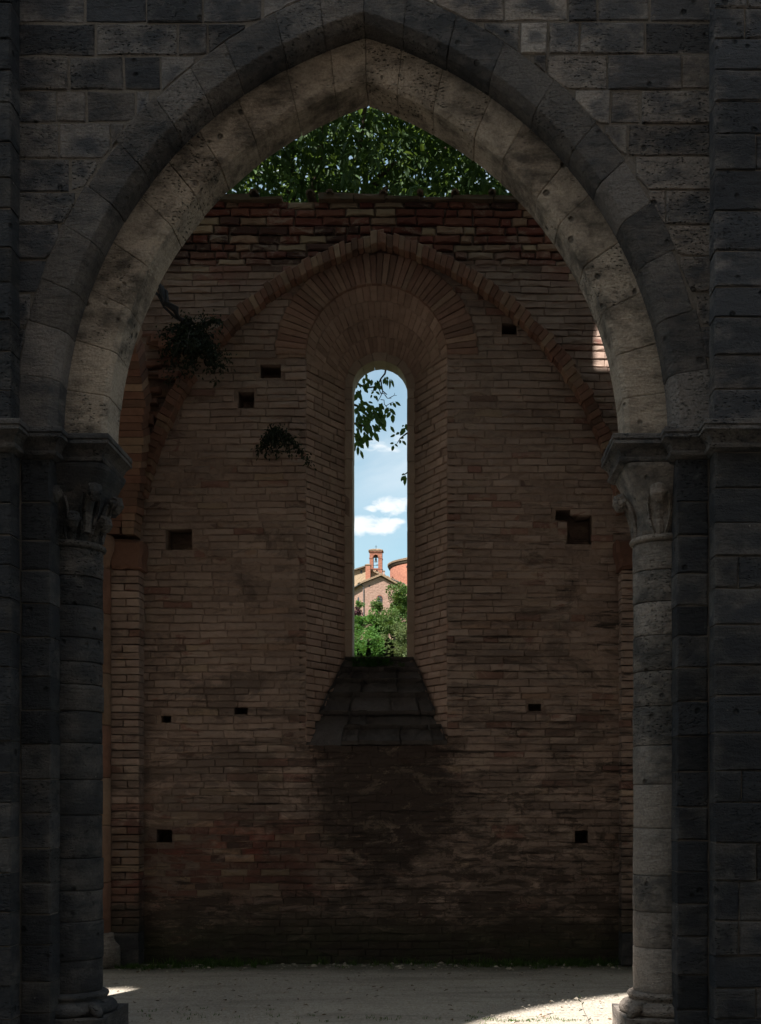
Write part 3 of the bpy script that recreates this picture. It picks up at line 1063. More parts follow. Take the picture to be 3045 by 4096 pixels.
jr = zs_from([2160, 2274, 2403, 2537, 2680, 2823, 2980, 3137, 3314, 3505, 3651, 3796]) 
jl = zs_from([2185, 2297, 2417, 2546, 2643, 2735, 2841, 2970, 3118, 3261, 3436, 3565, 3690, 3846])
jr = [.298] + jr
jl = [.298] + jl
xl, xr = AX - JAMB + .01, AX + JAMB - .01
path_r = [(1.19, 8.68), (1.19, 8.145), (xr, 8.145), (xr, WF), (PX_R, WF), (PX_R, WF - PIL), (PX_R + PW + .003, WF - PIL), (PX_R + PW + .003, WF), (PX_R + PW + .5, WF)]
path_l = [(-2.30, 8.68), (-2.30, 8.145), (xl, 8.145), (xl, WF), (PX_L, WF), (PX_L, WF - PIL), (PX_L - PW - .003, WF - PIL), (PX_L - PW - .003, WF), (PX_L - PW - .5, WF)]
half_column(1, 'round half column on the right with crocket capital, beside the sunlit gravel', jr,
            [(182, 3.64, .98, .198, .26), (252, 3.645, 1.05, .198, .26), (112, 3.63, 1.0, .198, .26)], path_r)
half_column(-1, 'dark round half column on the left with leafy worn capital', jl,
            [(2, 3.63, .95, .195, .26), (-46, 3.66, .95, .225, .26), (-94, 3.63, .95, .195, .26), (-24, 3.47, .8, .185, .15), (-70, 3.47, .8, .185, .15), (48, 3.66, .95, .22, .26), (-116, 3.47, .8, .185, .15)], path_l, 'stone_column_dark')

# ------------------------------------------------------------------ the opposite nave wall (behind the viewer)
OY = -1.5
om = MB()
outl = [(-32, 0), (22, 0), (22, 20.3), (-11.2, 20.3), (-11.9, 17.2), (-12.8, 14), (-14.5, 11), (-18, 9.4), (-32, 8.6)]  # unseen wall's left end shaped low to send light onto the right side
oh = []
for cx_ in (-9.3, -4.83):
    if cx_ == -9.3:
        oh.append(lancet(cx_, .80, 12.9, 14.9, 1.7))
    else:
        oh.append(lancet(cx_ + .10, .70, 13.2, 14.37, 1.95))
tess_prism(om, [outl] + oh, OY - .35, OY)
opp = om.build('opposite_nave_wall', 'far_stone')
tag(opp, 'tall nave wall with lancet windows behind the viewer', 'stone wall')

# ------------------------------------------------------------------ the brick aisle wall
BY = 12.0                       # its inner face
WX = -0.67                      # axis of the window
WR, WZ = .689, 5.965            # splayed inner opening
FR, FZ, FY = .352, 5.84, 12.60  # where the splay meets the stone frame
OR_, OZ = .281, 5.84            # clear opening
SIL_Z, SIL_IN = 3.03, 2.16      # top and foot of the sloping sill
WT = 7.50
aisle = empty('brick_aisle_wall', (WX, BY, 0), 'tall old brick wall of the aisle pierced by the narrow window', 'brick wall')
X0, X1 = -8.0, 6.6


def dwx(zd): return zd * .00452
HOLES = [(-1.812, -1.609, 5.74, 5.875), (-2.025, -1.871, 5.446, 5.604), (-2.739, -2.481, 4.054, 4.271), (-2.784, -2.685, 2.359, 2.427),
         (-2.061, -1.934, 2.441, 2.509), (-2.83, -2.676, 1.184, 1.311), (.560, .705, 6.165, 6.283), (1.09, 1.21, 4.345, 4.44), (1.20, 1.44, 4.11, 4.40), (.818, .945, 2.472, 2.545), (1.275, 1.405, 1.175, 1.302)]


def round_head(cx, half, zb, zs, n=14):
    p = [(cx + half, zb), (cx + half, zs)]
    for i in range(1, n):
        a = math.pi * i / n
        p.append((cx + half * math.cos(a), zs + half * math.sin(a)))
    p += [(cx - half, zs), (cx - half, zb)]
    return p


cb = MB()
outer = [(X0, -.1), (X1, -.1), (X1, WT - .02), (X0, WT - .02)]
outer_lo = [(X0, -.1), (X1, -.1), (X1, 6.86), (X0, 6.86)]
outer_hi = [(X0, 6.8605), (X1, 6.8605), (X1, WT - .02), (X0, WT - .02)]
tess_prism(cb, [outer_lo, round_head(WX, WR + .07, SIL_IN - .07, WZ)] + [[(a, c), (b, c), (b, d), (a, d)] for a, b, c, d in HOLES if not 1.0 < a < 1.21] +
           [[(1.08, 4.345), (1.17, 4.33), (1.20, 4.25), (1.19, 4.11), (1.45, 4.105), (1.44, 4.41), (1.31, 4.39), (1.26, 4.45), (1.09, 4.445)]], BY + .009, BY + .30)
tess_prism(cb, [outer_hi], BY + .046, BY + .30)
tess_prism(cb, [outer, round_head(WX, .62, SIL_IN + .2, FZ)], BY + .3005, BY + .60)
tess_prism(cb, [outer, round_head(WX, OR_ + .03, SIL_Z - .02, OZ)], BY + .6005, BY + .85)
cb.build('wall_core', 'core', aisle)

# rough brickwork: every course is laid brick by brick around the openings
allb = []           # (importance, build function arguments)
RING = .31


def blocked(z, h):
    iv = []
    for a, b, c, d in HOLES:
        if z + h > c + .012 and z < d - .012:
            iv.append((a - rb.choice([0, 0, .02, .04]), b + rb.choice([0, 0, .02, .045])))
    zc = z + h / 2
    if zc > WZ:
        rr = WR + RING
        dz = zc - WZ
        if dz < rr:
            w = math.sqrt(rr * rr - dz * dz)
            iv.append((WX - w, WX + w))
    elif zc > SIL_IN:
        iv.append((WX - WR, WX + WR))
    return sorted(iv)


VX0, VX1 = -4.6, 2.9
rb = random.Random(77)
z = 0.0
ncourse = 0
bricks = []
while z < WT - .09:
    ru = z > 6.9
    h = rb.uniform(.061, .081) if not ru else rb.uniform(.066, .092)
    h = min(h, WT - .03 - z)
    iv = blocked(z, h)
    free = []
    a = VX0
    for p, q in iv:
        if p > a:
            free.append((a, p))
        a = max(a, q)
    free.append((a, VX1))
    for p, q in free:
        x = p
        first = True
        while x < q - .005:
            L = rb.choice([.14, .25, .27, .28, .29, .30]) if not ru else rb.choice([.12, .15, .2, .26, .29])
            if first:
                L *= rb.uniform(.45, 1)
                first = False
            if q - x - L < .06:
                L = q - x
            bricks.append((x, min(x + L, q), z, z + h))
            x += L
    z += h
    ncourse += 1


def noise2(x, z):
    return (math.sin(x * 2.3 + 1.7 * math.sin(z * 1.9)) + math.sin(z * 3.1 + 2.2 * math.sin(x * 1.3 + .5)) + math.sin(x * 5.7 - z * 4.1)) / 3


def brick_piece(mb, x0, x1, z0, z1, rg):
    xm, zm = (x0 + x1) / 2, (z0 + z1) / 2
    ero = .5 + .5 * noise2(xm, zm)
    if zm > 6.85:
        ero = .8 + .2 * ero
        jx, jz, bev, dep = .006, .009, .016, rg.uniform(-.020, .012)
    elif zm < 2.0:
        jx, jz, bev, dep = .001, .0015 + .0035 * ero, .005, rg.uniform(-.004, .004)
    else:
        jx, jz, bev, dep = .0012, .002 + .005 * ero, .006, rg.uniform(-.009, .005)
    fr_ = lambda u, v, w: (u, w + .006 * math.sin(u * 2.1 + v * 1.4), v + (.008 * math.sin(u * .9 + v * .4)) + .004 * math.sin(u * 3.3 - v * 5.6) + tl_ * (u - xm))
    tl_ = rg.gauss(0, .012)
    block(mb, [(x0 + jx, z0 + jz), (x1 - jx, z0 + jz), (x1 - jx * rg.uniform(.5, 1.6), z1 - jz * rg.uniform(.4, 1.4)), (x0 + jx * rg.uniform(.5, 1.6), z1 - jz * rg.uniform(.4, 1.4))],
          BY + dep, BY + .05, bev, rg, .10, .0042 if zm < 6.85 else .007, relief=.008, frame=fr_)


def in_view(b):
    x0, x1, z0, z1 = b
    xm, zm = (x0 + x1) / 2, (z0 + z1) / 2
    return -2.75 < xm < 1.45 and zm < 7.4


# the 300 longest bricks in plain view are pieces of their own, the rest one mesh
cand = sorted([i for i, b in enumerate(bricks) if in_view(b) and bricks[i][2] > 3.4], key=lambda i: -((bricks[i][1] - bricks[i][0]) * (bricks[i][3] - bricks[i][2])))
single = set(cand[:300])
rest = MB()
for i, b in enumerate(bricks):
    rg = random.Random(i * 7 + 3)
    if i in single:
        mb = MB()
        brick_piece(mb, *b, rg)
        mb.build('brick', 'brick', aisle)
    else:
        brick_piece(rest, *b, rg)
ro_ = rest.build('brickwork', 'brick', aisle)
ro_['kind'] = 'stuff'

# brick voussoirs round the window head
nv = 44
for i in range(nv):
    a0, a1 = math.pi * i / nv, math.pi * (i + 1) / nv
    mb = MB()
    rg = random.Random(900 + i)
    r0, r1 = WR + .002, WR + RING + rg.uniform(-.02, .0)
    g_ = .0022
    poly = [(WX + r * math.cos(a), WZ + r * math.sin(a)) for r, a in ((r0, a0 + g_ / r0), (r1, a0 + g_ / r1), (r1, a1 - g_ / r1), (r0, a1 - g_ / r0))]
    block(mb, poly, BY - .016 + rg.uniform(-.005, .005), BY + .035, .006, rg, .12, .002)
    mb.build('voussoir_brick', 'brick_ring', aisle)

# splayed jambs: courses of brick on the slanting faces, and the conical head
sp = MB()
for s in (-1, 1):
    A = Vector((WX + s * WR, BY + .002))
    B = Vector((WX + s * FR, FY))
    d = (B - A)
    L = d.length
    d.normalize()
    nrm = Vector((-d.y, d.x)) if s < 0 else Vector((d.y, -d.x))   # away from the opening, into the wall
    def fr(u, v, w, A=A, d=d, nrm=nrm):
        p = A + d * u + nrm * w
        return (p.x, p.y, v)
    z = SIL_IN - .07
    k = 0
    while z < WZ - .01:
        h = min(rb.uniform(.068, .077), WZ - z)
        u = 0.0
        first = True
        while u < L - .005:
            l = rb.choice([.13, .26, .28])
            if first and k % 2:
                l *= .55
            first = False
            if L - u - l < .06:
                l = L - u
            # follow the sloping sill: skip what lies under it
            zs_here = SIL_IN + (SIL_Z - SIL_IN) * (u + l) / L
            if z + h > zs_here - .30:
                poly = [(u + .003, z + .004), (u + l - .003, z + .004), (u + l - .003, z + h - .004), (u + .003, z + h - .004)]
                if s > 0:
                    poly = poly[::-1]
                block(sp, poly, rb.uniform(-.005, .006), .07, .007, rb, .15, .003, frame=fr)
            u += l
        z += h
        k += 1
spo = sp.build('splayed_jambs', 'brick_coat_lit', aisle)
spo['kind'] = 'stuff'
hd = MB()
nseg, nrow = 30, 4
for i in range(nseg):
    for j in range(nrow):
        rg = random.Random(4000 + i * 10 + j)
        off = .5 if j % 2 else 0
        a0 = math.pi * (i + off) / nseg
        a1 = math.pi * min(i + 1 + off, nseg) / nseg
        t0, t1 = j / nrow, (j + 1) / nrow
        def pt(t, a, out=0.0):
            r = WR + .035 * (1 - t) + (FR - WR) * t + out
            zc = WZ + (FZ - WZ) * t
            return (WX + r * math.cos(a), BY + .034 + (FY - BY - .03) * t, zc + r * math.sin(a))
        ga, gt = .006, .010
        d0 = rg.uniform(-.004, .006)
        ring0 = [pt(t0 + gt, a0 + ga, d0), pt(t0 + gt, a1 - ga, d0), pt(t1 - gt, a1 - ga, d0), pt(t1 - gt, a0 + ga, d0)]
        ring1 = [pt(t0 + .004, a0 + .002, .012), pt(t0 + .004, a1 - .002, .012), pt(t1 - .004, a1 - .002, .012), pt(t1 - .004, a0 + .002, .012)]
        hd.put(ring0 + ring1, [(3, 2, 1, 0), (0, 1, 5, 4), (1, 2, 6, 5), (2, 3, 7, 6), (3, 0, 4, 7)], rg.random())
bk = []
n = 24
for t in (0, 1):
    bk.append([(WX + (WR + .035 * (1 - t) + (FR - WR) * t + .013) * math.cos(math.pi * i / n), BY + .034 + (FY - BY - .03) * t, WZ + (FZ - WZ) * t + (WR + .035 * (1 - t) + (FR - WR) * t + .013) * math.sin(math.pi * i / n)) for i in range(n + 1)])
hd.put(bk[0] + bk[1], [(i, i + n + 1, i + n + 2, i + 1) for i in range(n)], .5)
hdo = hd.build('conical_head_brickwork', 'brick_coat_lit', aisle)
hdo['kind'] = 'stuff'

# stone frame round the slit
nf = 7
for i in range(nf):
    a0, a1 = math.pi * i / nf, math.pi * (i + 1) / nf
    mb = MB()
    rg = random.Random(50 + i)
    poly = [(WX + r * math.cos(a), FZ + r * math.sin(a)) for r, a in ((OR_, a0 + .006), (FR + .05, a0 + .006), (FR + .05, (a0 + a1) / 2), (FR + .05, a1 - .006), (OR_, a1 - .006), (OR_, (a0 + a1) / 2))]
    block(mb, poly, FY - .01 + rg.uniform(-.004, .004), BY + .86, .006, rg, .2, .001)
    mb.build('window_voussoir', 'frame', aisle)
for s in (-1, 1):
    z = SIL_Z
    while z < FZ - .02:
        h = min(rb.uniform(.28, .42), FZ - z)
        if FZ - z - h < .1:
            h = FZ - z
        xa, xb = sorted((WX + s * OR_, WX + s * (FR + .05)))
        mb = MB()
        block(mb, [(xa, z + .002), (xb, z + .002), (xb, z + h - .002), (xa, z + h - .002)], FY - .006 + rb.uniform(-.004, .004), BY + .86, .006, rb, .15, .002)
        mb.build('jamb_stone', 'frame', aisle)
        z += h

# sloping sill: rough courses of brick and rubble laid on the slope
sm = MB()
sm.put([(WX - WR - .02, BY + .030, SIL_IN - .03), (WX + WR + .02, BY + .030, SIL_IN - .03), (WX + FR + .02, FY + .022, SIL_Z - .01), (WX - FR - .02, FY + .022, SIL_Z - .01)], [(0, 1, 2, 3)], .3)
sm.build('window_sill', 'sill', aisle)
SA, SB = Vector((BY + .012, SIL_IN)), Vector((FY + .01, SIL_Z))
SD = SB - SA
SLEN = SD.length
SD.normalize()
SN = Vector((SD.y, -SD.x))


def sill_frame(u, v, w):
    q = SA + SD * v + SN * -w
    return (u, q.x, q.y)


v_ = -.03
while v_ < SLEN - .02:
    hv = rb.uniform(.15, .24)
    if SLEN - v_ - hv < .10:
        hv = SLEN - v_
    half = WR + (FR - WR) * max(0, v_) / SLEN - .002
    kt = (WR + (FR - WR) * (v_ + hv) / SLEN - .002) / half
    x = WX - half
    while x < WX + half - .01:
        l = rb.choice([.18, .26, .34, .42]) * rb.uniform(.85, 1.15)
        if WX + half - x - l < .07:
            l = WX + half - x
        if not (v_ < .30 and rb.random() < .16):
            mb = MB()
            hj = rb.uniform(-.008, .008)
            block(mb, [(x + .001, v_ + .001 + hj), (x + l - .001, v_ + .001), (WX + (x + l - WX) * kt - .002, v_ + hv - .001 + hj), (WX + (x - WX) * kt + .001, v_ + hv - .001)], rb.uniform(-.003, .004) , .075, .006, rb, .05, .007, frame=sill_frame, relief=.016)
            mb.build('sill_brick', 'sill', aisle)
        x += l
    v_ += hv
s2 = MB()
block(s2, [(WX - FR - .06, SIL_Z - .12), (WX + FR + .06, SIL_Z - .12), (WX + FR + .06, SIL_Z + .03), (WX - FR - .06, SIL_Z + .03)], FY + .0, BY + .88, .012, rb, .1, .006)
s2.build('sill_stone', 'sill', aisle)

# coping course and roof tiles along the wall top
cp = MB()
x = VX0
while x < VX1:
    L = rb.uniform(.28, .40)
    dz_ = rb.uniform(-.018, .016)
    if rb.random() < .14:
        x += L
        continue
    block(cp, [(x + .002, WT - .045), (x + L - .002, WT - .045), (x + L - .002, WT + dz_), (x + .002, WT + dz_ + rb.uniform(-.012, .012))], BY - .07 + rb.uniform(-.012, .012), BY + .9, .008, rb, .14, .005)
    x += L
cpo = cp.build('coping', 'tile', aisle)
x = -3.6
while x < 2.4:
    mb = MB()
    rr = rb.uniform(.030, .048)
    rings = []
    y0, y1 = BY - .10 + rb.uniform(-.03, .02), BY + .45
    for y, k in ((y0, 1.0), (y1, .85)):
        zc = WT + .0 + (.06 if y == y1 else 0.0)
        o_ = [(x + rr * k * math.cos(a), y, zc + rr * k * math.sin(a)) for a in [math.pi * i / 8 for i in range(9)]]
        i_ = [(x + (rr - .018) * k * math.cos(a), y, zc + (rr - .018) * k * math.sin(a)) for a in [math.pi * (8 - i) / 8 for i in range(9)]]
        rings.append(o_ + i_)
    mb.sweep(rings, rb.random())
    mb.build('roof_tile', 'tile', aisle)
    x += rb.choice([.17, .19, .34, .36, .52, .55])

# unseen vaults added over the neighbouring bays to darken the wall's sides
for (xa, xb, lab) in ((-22.0, -3.55, 'unseen brick vault added on the left to shade the aisle wall'), (2.35, 18.0, 'unseen brick vault added on the right to shade the aisle wall')):
    mb = MB()
    ring = []
    for (dr_, sgn_) in ((0.0, 1), (.25, -1)):
        pts_ = []
        for i in range(13):
            a = math.pi * i / 12
            pts_.append((10.36 - (1.64 + dr_) * math.cos(a), 5.4 + (1.75 + dr_) * math.sin(a)))
        ring += pts_[::sgn_]
    mb.sweep([[(xa, y, z) for y, z in ring], [(xb, y, z) for y, z in ring]], .4)
    tag(mb.build('added_shade_vault', 'brick_bare'), lab, 'vault')

# ------------------------------------------------------------------ the brick wall rib
RX, RZ, RR, RC = -.626, 3.975, 3.245, .782
rib = empty('wall_rib', (RX, 11.9, RZ), 'thin projecting pointed rib of brick headers arched over the window', 'brick arch')


def rib_bricks(side, t0, t1):
    t = t0
    am = math.acos(RC / RR)
    while t < t1:
        w = rb.uniform(.058, .072) / (RR * am)
        y0 = BY - .15 + rb.uniform(-.02, .015)
        r1 = RR + rb.uniform(-.026, .010)
        r0 = RR - .130 + rb.uniform(-.010, .008)
        sec = [(r1, BY + .03), (r1, y0 + .01), (r1 - .01, y0), (r0 + .008, y0), (r0, y0 + .008), (r0, BY + .03)]
        mb = MB()
        voussoir(mb, sec, RC, t, t + w, side, rb.random(), n=2, gap=.002, z0=RZ, ax=RX, shr=.004)
        mb.build('rib_brick', 'brick_bare', rib)
        t += w


am_ = math.acos(RC / RR)
rib_bricks(-1, .52, 1.0)
rib_bricks(-1, .14, .44)
rib_bricks(1, .10, 1.0)

# ------------------------------------------------------------------ corner pilasters and the vault springer
def corner(side, label):
    inner = -2.945 if side < 0 else 1.70
    root = empty('corner_pilaster', (inner, BY, 0), label, 'pilaster', 'brick pilasters at the aisle bay corners')
    sgn = side
    z = 0.0
    fl = MB()
    k = 0
    while z < 3.82:
        h = rb.uniform(.070, .078)
        if z < .32:
            h = .32
        h = min(h, 3.82 - z)
        w1 = .30
        cuts = [0, w1]
        if h < .2 and k % 2 == 0:
            cuts = [0, w1 * rb.uniform(.35, .6), w1]
        for a, b in zip(cuts, cuts[1:]):
            xa, xb = sorted((inner + sgn * a, inner + sgn * b))
            mb = MB()
            ext = .03 if h > .2 else 0
            block(mb, [(xa + .003 - ext * 0, z + .004), (xb - .003, z + .004), (xb - .003, z + h - .004), (xa + .003, z + h - .004)], BY - .20 - ext + rb.uniform(-.006, .006), BY - .001, .008, rb, .13, .003)
            mb.build('pilaster_brick' if h < .2 else 'foot_stone', 'brick' if h < .2 else 'stone_column_dark', root)
        z += h
        k += 1
    # round shaft beside it
    sx_ = inner + sgn * .40
    z = 0.30
    while z < 3.82:
        h = min(rb.uniform(.45, .6), 3.82 - z)
        mb = MB()
        mb.lathe([(.122, z + h - .002), (.13, z + h - .01), (.13, z + h / 2), (.13, z + .01), (.122, z + .002)], sx_, BY - .22, 24, rb.random(), .006, rb)
        mb.build('shaft_drum', 'brick_bare', root, smooth=True)
        z += h
    mb = MB()
    mb.lathe([(.10, .33), (.15, .325), (.17, .30), (.165, .27), (.18, .24), (.22, .2), (.225, .15), (.23, .0)], sx_, BY - .22, 24, .4, .01, rb)
    mb.build('shaft_base', 'stone_column', root, smooth=True)
    # worn capital blocks
    mb = MB()
    xa, xb = sorted((inner - sgn * .035, inner + sgn * .29))
    block(mb, [(xa + .02, 3.825), (xb, 3.825), (xb, 4.10), (xa - .01, 4.10), (xa - .015, 3.99)], BY - .25, BY - .001, .03, rb, .08, .010)
    mb.build('capital', 'brick_bare', root)
    mb = MB()
    mb.lathe([(.10, 4.15), (.16, 4.13), (.185, 4.07), (.18, 4.0), (.15, 3.93), (.135, 3.86), (.12, 3.82)], sx_ , BY - .23, 20, .6, .03, rb)
    mb.build('shaft_capital', 'brick_bare', root, smooth=True)
    return root


corner(-1, 'brick corner pilaster and shaft at the left end of the aisle wall')
corner(1, 'narrow strip of brick pilaster showing behind the right half column')

spr = empty('vault_springer', (-2.95, 11.7, 4.1), 'broken brick vault springer jutting out above the left corner pilaster', 'springer')
# stub of the transverse arch, curving out towards the nave
Rt = 2.4
a = 0.02
while a < .80:
    w = rb.uniform(.060, .075) / Rt
    for (xa, xb) in ((-3.42, -3.10 + rb.uniform(-.02, .02)), (-3.09, -2.80 + rb.uniform(-.02, .015))):
        r0, r1 = Rt, Rt + .28
        yc = BY - .28 - Rt
        def pp(r, aa):
            return yc + r * math.cos(aa), 4.10 + r * math.sin(aa)
        q = [pp(r0, a + .001), pp(r0, a + w - .001), pp(r1, a + w - .001), pp(r1, a + .001)]
        mb = MB()
        xa2, xb2 = xa + rb.uniform(-.004, .004), xb + rb.uniform(-.006, .006)
        wd = .10 + .9 * min(1, a / .5)
        if xb > -2.95:
            xb2 = -3.09 + (xb2 + 3.09) * min(1, .35 + a * 1.3)
        v = [(xa2, y, z) for y, z in q] + [(xb2, y, z) for y, z in q]
        mb.put(v, [(0, 1, 2, 3), (7, 6, 5, 4), (0, 4, 5, 1), (1, 5, 6, 2), (2, 6, 7, 3), (3, 7, 4, 0)], rb.random())
        mb.build('springer_brick', 'brick_bare', spr)
    a += w
# rubble of the broken vault web between springer, rib and wall
for i in range(46):
    t = rb.uniform(.16, .54)
    x, zz = arc_pt(RR + rb.uniform(.03, .42), RC, t, -1, RZ, RX)
    mb = MB()
    l, h = rb.uniform(.12, .27), rb.uniform(.05, .09)
    p = rb.uniform(.02, .14) * (1 - abs(t - .33) * 1.6)
    block(mb, [(x - l / 2, zz - h / 2), (x + l / 2, zz - h / 2 + rb.uniform(-.01, .01)), (x + l / 2, zz + h / 2), (x - l / 2, zz + h / 2)], BY - p, BY + .01, .014, rb, .1, .008)
    mb.build('rubble_brick', 'brick_bare', spr)


# ------------------------------------------------------------------ plants on the masonry


def hanging_plant(name, label, root_pt, strands, mat, leafn, ll, rg, stems=True, spread=.06):
    t = empty(name, root_pt, label, 'plant')
    lf, st = MB(), MB()
    for end, sag in strands:
        p0, p1 = Vector(root_pt), Vector(end)
        mid = (p0 + p1) / 2 + Vector((0, -.05, sag))
        pts = []
        for i in range(9):
            u = i / 8
            pts.append(p0 * (1 - u) ** 2 + mid * 2 * u * (1 - u) + p1 * u * u)
        st.tube(pts, [.006 * (1 - .7 * i / 8) for i in range(9)], 5, rg.random())
        for k in range(leafn):
            u = rg.uniform(.1, 1.0)
            i = min(7, int(u * 8))
            p = pts[i].lerp(pts[i + 1], u * 8 - i)
            sp_ = spread * rg.choice([.25, .5, 1.0])
            p = p + Vector((rg.gauss(0, sp_), rg.gauss(0, sp_ * .6), rg.gauss(0, sp_)))
            if p.y > BY - .01:
                p.y = BY - .02
            d = Vector((rg.gauss(0, 1), rg.gauss(-.3, .6), rg.gauss(-.6, .8)))
            lf.leaf(p, d, (rg.gauss(0, .5), -1, rg.gauss(.4, .5)), ll * rg.uniform(.6, 1.3), ll * rg.uniform(.4, .7), rg.random())
    f = lf.build('foliage', mat, t)
    f['kind'] = 'stuff'
    st.build('stems', 'bark', t)
    return t


rp = random.Random(3)
sx0 = lambda xd, yd, Y: Vector(((xd * 1.8433 - 1780) / 4896 * Y, Y, 1.6 + (3200 - yd * 1.8433) / 4896 * Y))
big = []
for i in range(30):
    big.append((tuple(sx0(rp.gauss(415, 34), rp.gauss(768, 32), rp.uniform(11.3, 11.75))), rp.uniform(0, .2)))
for k in range(9):
    big.append((tuple(sx0(rp.uniform(455, 500), rp.uniform(775, 850), 11.75)), rp.uniform(.1, .25)))
for k in range(6):
    big.append((tuple(sx0(rp.uniform(350, 380), rp.uniform(760, 835), 11.6)), rp.uniform(.1, .2)))
hp = hanging_plant('caper_bush', 'dark bushy plant growing on the broken vault springer at left', tuple(sx0(418, 728, 11.7)), big, 'caper', 80, .034, rp, spread=.05)
rt = MB()
for (da, db, rr_) in ((0, 0, .030), (9, 6, .018), (-6, 10, .014)):
    pts = [sx0(338 + da, 612 + db, 11.62), sx0(352 + da, 634 + db, 11.58), sx0(360 + da * .7, 650 + db, 11.56), sx0(378 + da * .5, 668 + db * .6, 11.55), sx0(386 + da * .4, 684 + db * .5, 11.58), sx0(402 + da * .2, 700, 11.62), sx0(420, 730, 11.7)]
    rt.tube([p + Vector((rp.gauss(0, .012), rp.gauss(0, .01), rp.gauss(0, .012))) for p in pts], [rr_ * rp.uniform(.75, 1.25) * (1 - .06 * k) for k in range(7)], 8, rp.random())
rt.build('woody_root', 'root', hp, smooth=True)
small = [(tuple(sx0(565 + rp.uniform(-12, 12), 985 + rp.uniform(-15, 12), 11.85)), .1) for i in range(5)]
small += [(tuple(sx0(rp.uniform(570, 650), rp.uniform(955, 1005), rp.uniform(11.7, 11.9))), .12) for i in range(12)]
small += [(tuple(sx0(676, 1008 + 6 * k, 11.8)), .14) for k in range(3)]
hanging_plant('wall_plant', 'small dark plant sprouting from the brickwork left of the window', tuple(sx0(598, 940, 11.95)), small, 'caper', 60, .030, rp, spread=.032)


def tuft(mb, x, y, z, n, h, rg, lean=.5):
    for k in range(n):
        a = rg.uniform(0, 6.283)
        d = Vector((math.cos(a) * lean * rg.random(), math.sin(a) * lean * rg.random(), 1)).normalized()
        s_ = Vector((-math.sin(a), math.cos(a), 0)) * .0022 * rg.uniform(.8, 1.8)
        p = Vector((x + rg.gauss(0, .02), y + rg.gauss(0, .02), z))
        hh = h * rg.uniform(.5, 1.2)
        m_ = p + d * hh * .6
        e = p + d * hh + Vector((math.cos(a), math.sin(a), 0)) * hh * .25
        mb.put([p - s_, p + s_, m_ + s_ * .7, m_ - s_ * .7, e], [(0, 1, 2, 3), (3, 2, 4)], rg.random())


gt = MB()
for i in range(420):
    x = rp.choice([rp.uniform(-3.0, 1.75), rp.gauss(-2.2, .25), rp.gauss(.6, .3), rp.gauss(1.3, .2)])
    tuft(gt, x, BY - .03 - abs(rp.gauss(0, .14)), 0, rp.randint(6, 14), rp.uniform(.02, .09), rp, .9)
for i in range(46):
    tuft(gt, -2.85 + rp.gauss(0, .16), BY - .28 - abs(rp.gauss(0, .08)), 0, 12, .05, rp, 1.0)
for i in range(22):
    tuft(gt, rp.gauss(-.35, .5), rp.gauss(8.95, .10), 0, 7, .022, rp, 1.2)
for i in range(55):
    tuft(gt, rp.gauss(.75, .35), 8.83 + abs(rp.gauss(0, .08)), 0, 6, .018, rp, 1.2)
for i in range(14):
    tuft(gt, rp.gauss(-1.9, .3), rp.gauss(9.2, .12), 0, 7, .025, rp, 1.2)
for i in range(160):
    tuft(gt, rp.uniform(-2.6, 1.2), BY + rp.uniform(-.02, .5), WT - .005, rp.randint(4, 10), rp.uniform(.02, .07), rp, 1.0)
go = gt.build('grass', 'weed')
dl = MB()
for i in range(150):
    x, y = rp.uniform(-3.0, 1.6), rp.uniform(8.6, 11.9)
    dl.leaf((x, y, .012 * math.sin(x * 2.1 + y) * math.cos(y * 1.7 - x) + .008), (rp.gauss(0, 1), rp.gauss(0, 1), rp.uniform(-.05, .2)), (rp.gauss(0, .2), rp.gauss(0, .2), 1), rp.uniform(.03, .06), rp.uniform(.014, .024), rp.random())
dlo = dl.build('fallen_leaves', 'dry_leaf')
tag(dlo, 'dry brown leaves littering the gravel floor', 'fallen leaves', kind='stuff')
tag(go, 'sparse grass at the wall foot and over the gravel', 'grass', kind='stuff')

sg = MB()
for i in range(150):
    u = rp.gauss(-.05, .13)
    if abs(u) > .33:
        continue
    yy = FY + rp.uniform(-.055, .06)
    tuft(sg, WX + u, yy, SIL_IN + (SIL_Z - SIL_IN) * min(1.0, (yy - BY) / (FY - BY)) + .015, 22, rp.uniform(.025, .06), rp, 1.5)
sgo = sg.build('sill_grass', 'sill_weed')
tag(sgo, 'green grass growing on the window sill', 'grass', kind='stuff')


def weed(label, pos, h, n, rg, mat='caper', ll=.035):
    t = empty('weed', pos, label, 'weed', 'weeds rooted in the window sill')
    st = MB()
    lf = MB()
    for k in range(n):
        x = pos[0] + rg.uniform(-.03, .03) * n
        hh = h * rg.uniform(.55, 1)
        top = Vector((x + rg.uniform(-.03, .03), pos[1], pos[2] + hh))
        b = Vector((pos[0] + (x - pos[0]) * .6, pos[1], pos[2]))
        st.tube([b, b.lerp(top, .5) + Vector((rg.uniform(-.01, .01), 0, 0)), top], [.003, .0025, .0015], 5)
        for j in range(22):
            u = rg.uniform(.1, 1)
            p = b.lerp(top, u)
            a = rg.uniform(0, 6.28)
            lf.leaf(p, (math.cos(a), math.sin(a) * .4, .5), (rg.gauss(0, .5), -1, .4), ll * (1.25 - u * .7), ll * .42, rg.random())
    st.build('stem', 'caper', t)
    f = lf.build('leaves', mat, t)
    f['kind'] = 'stuff'


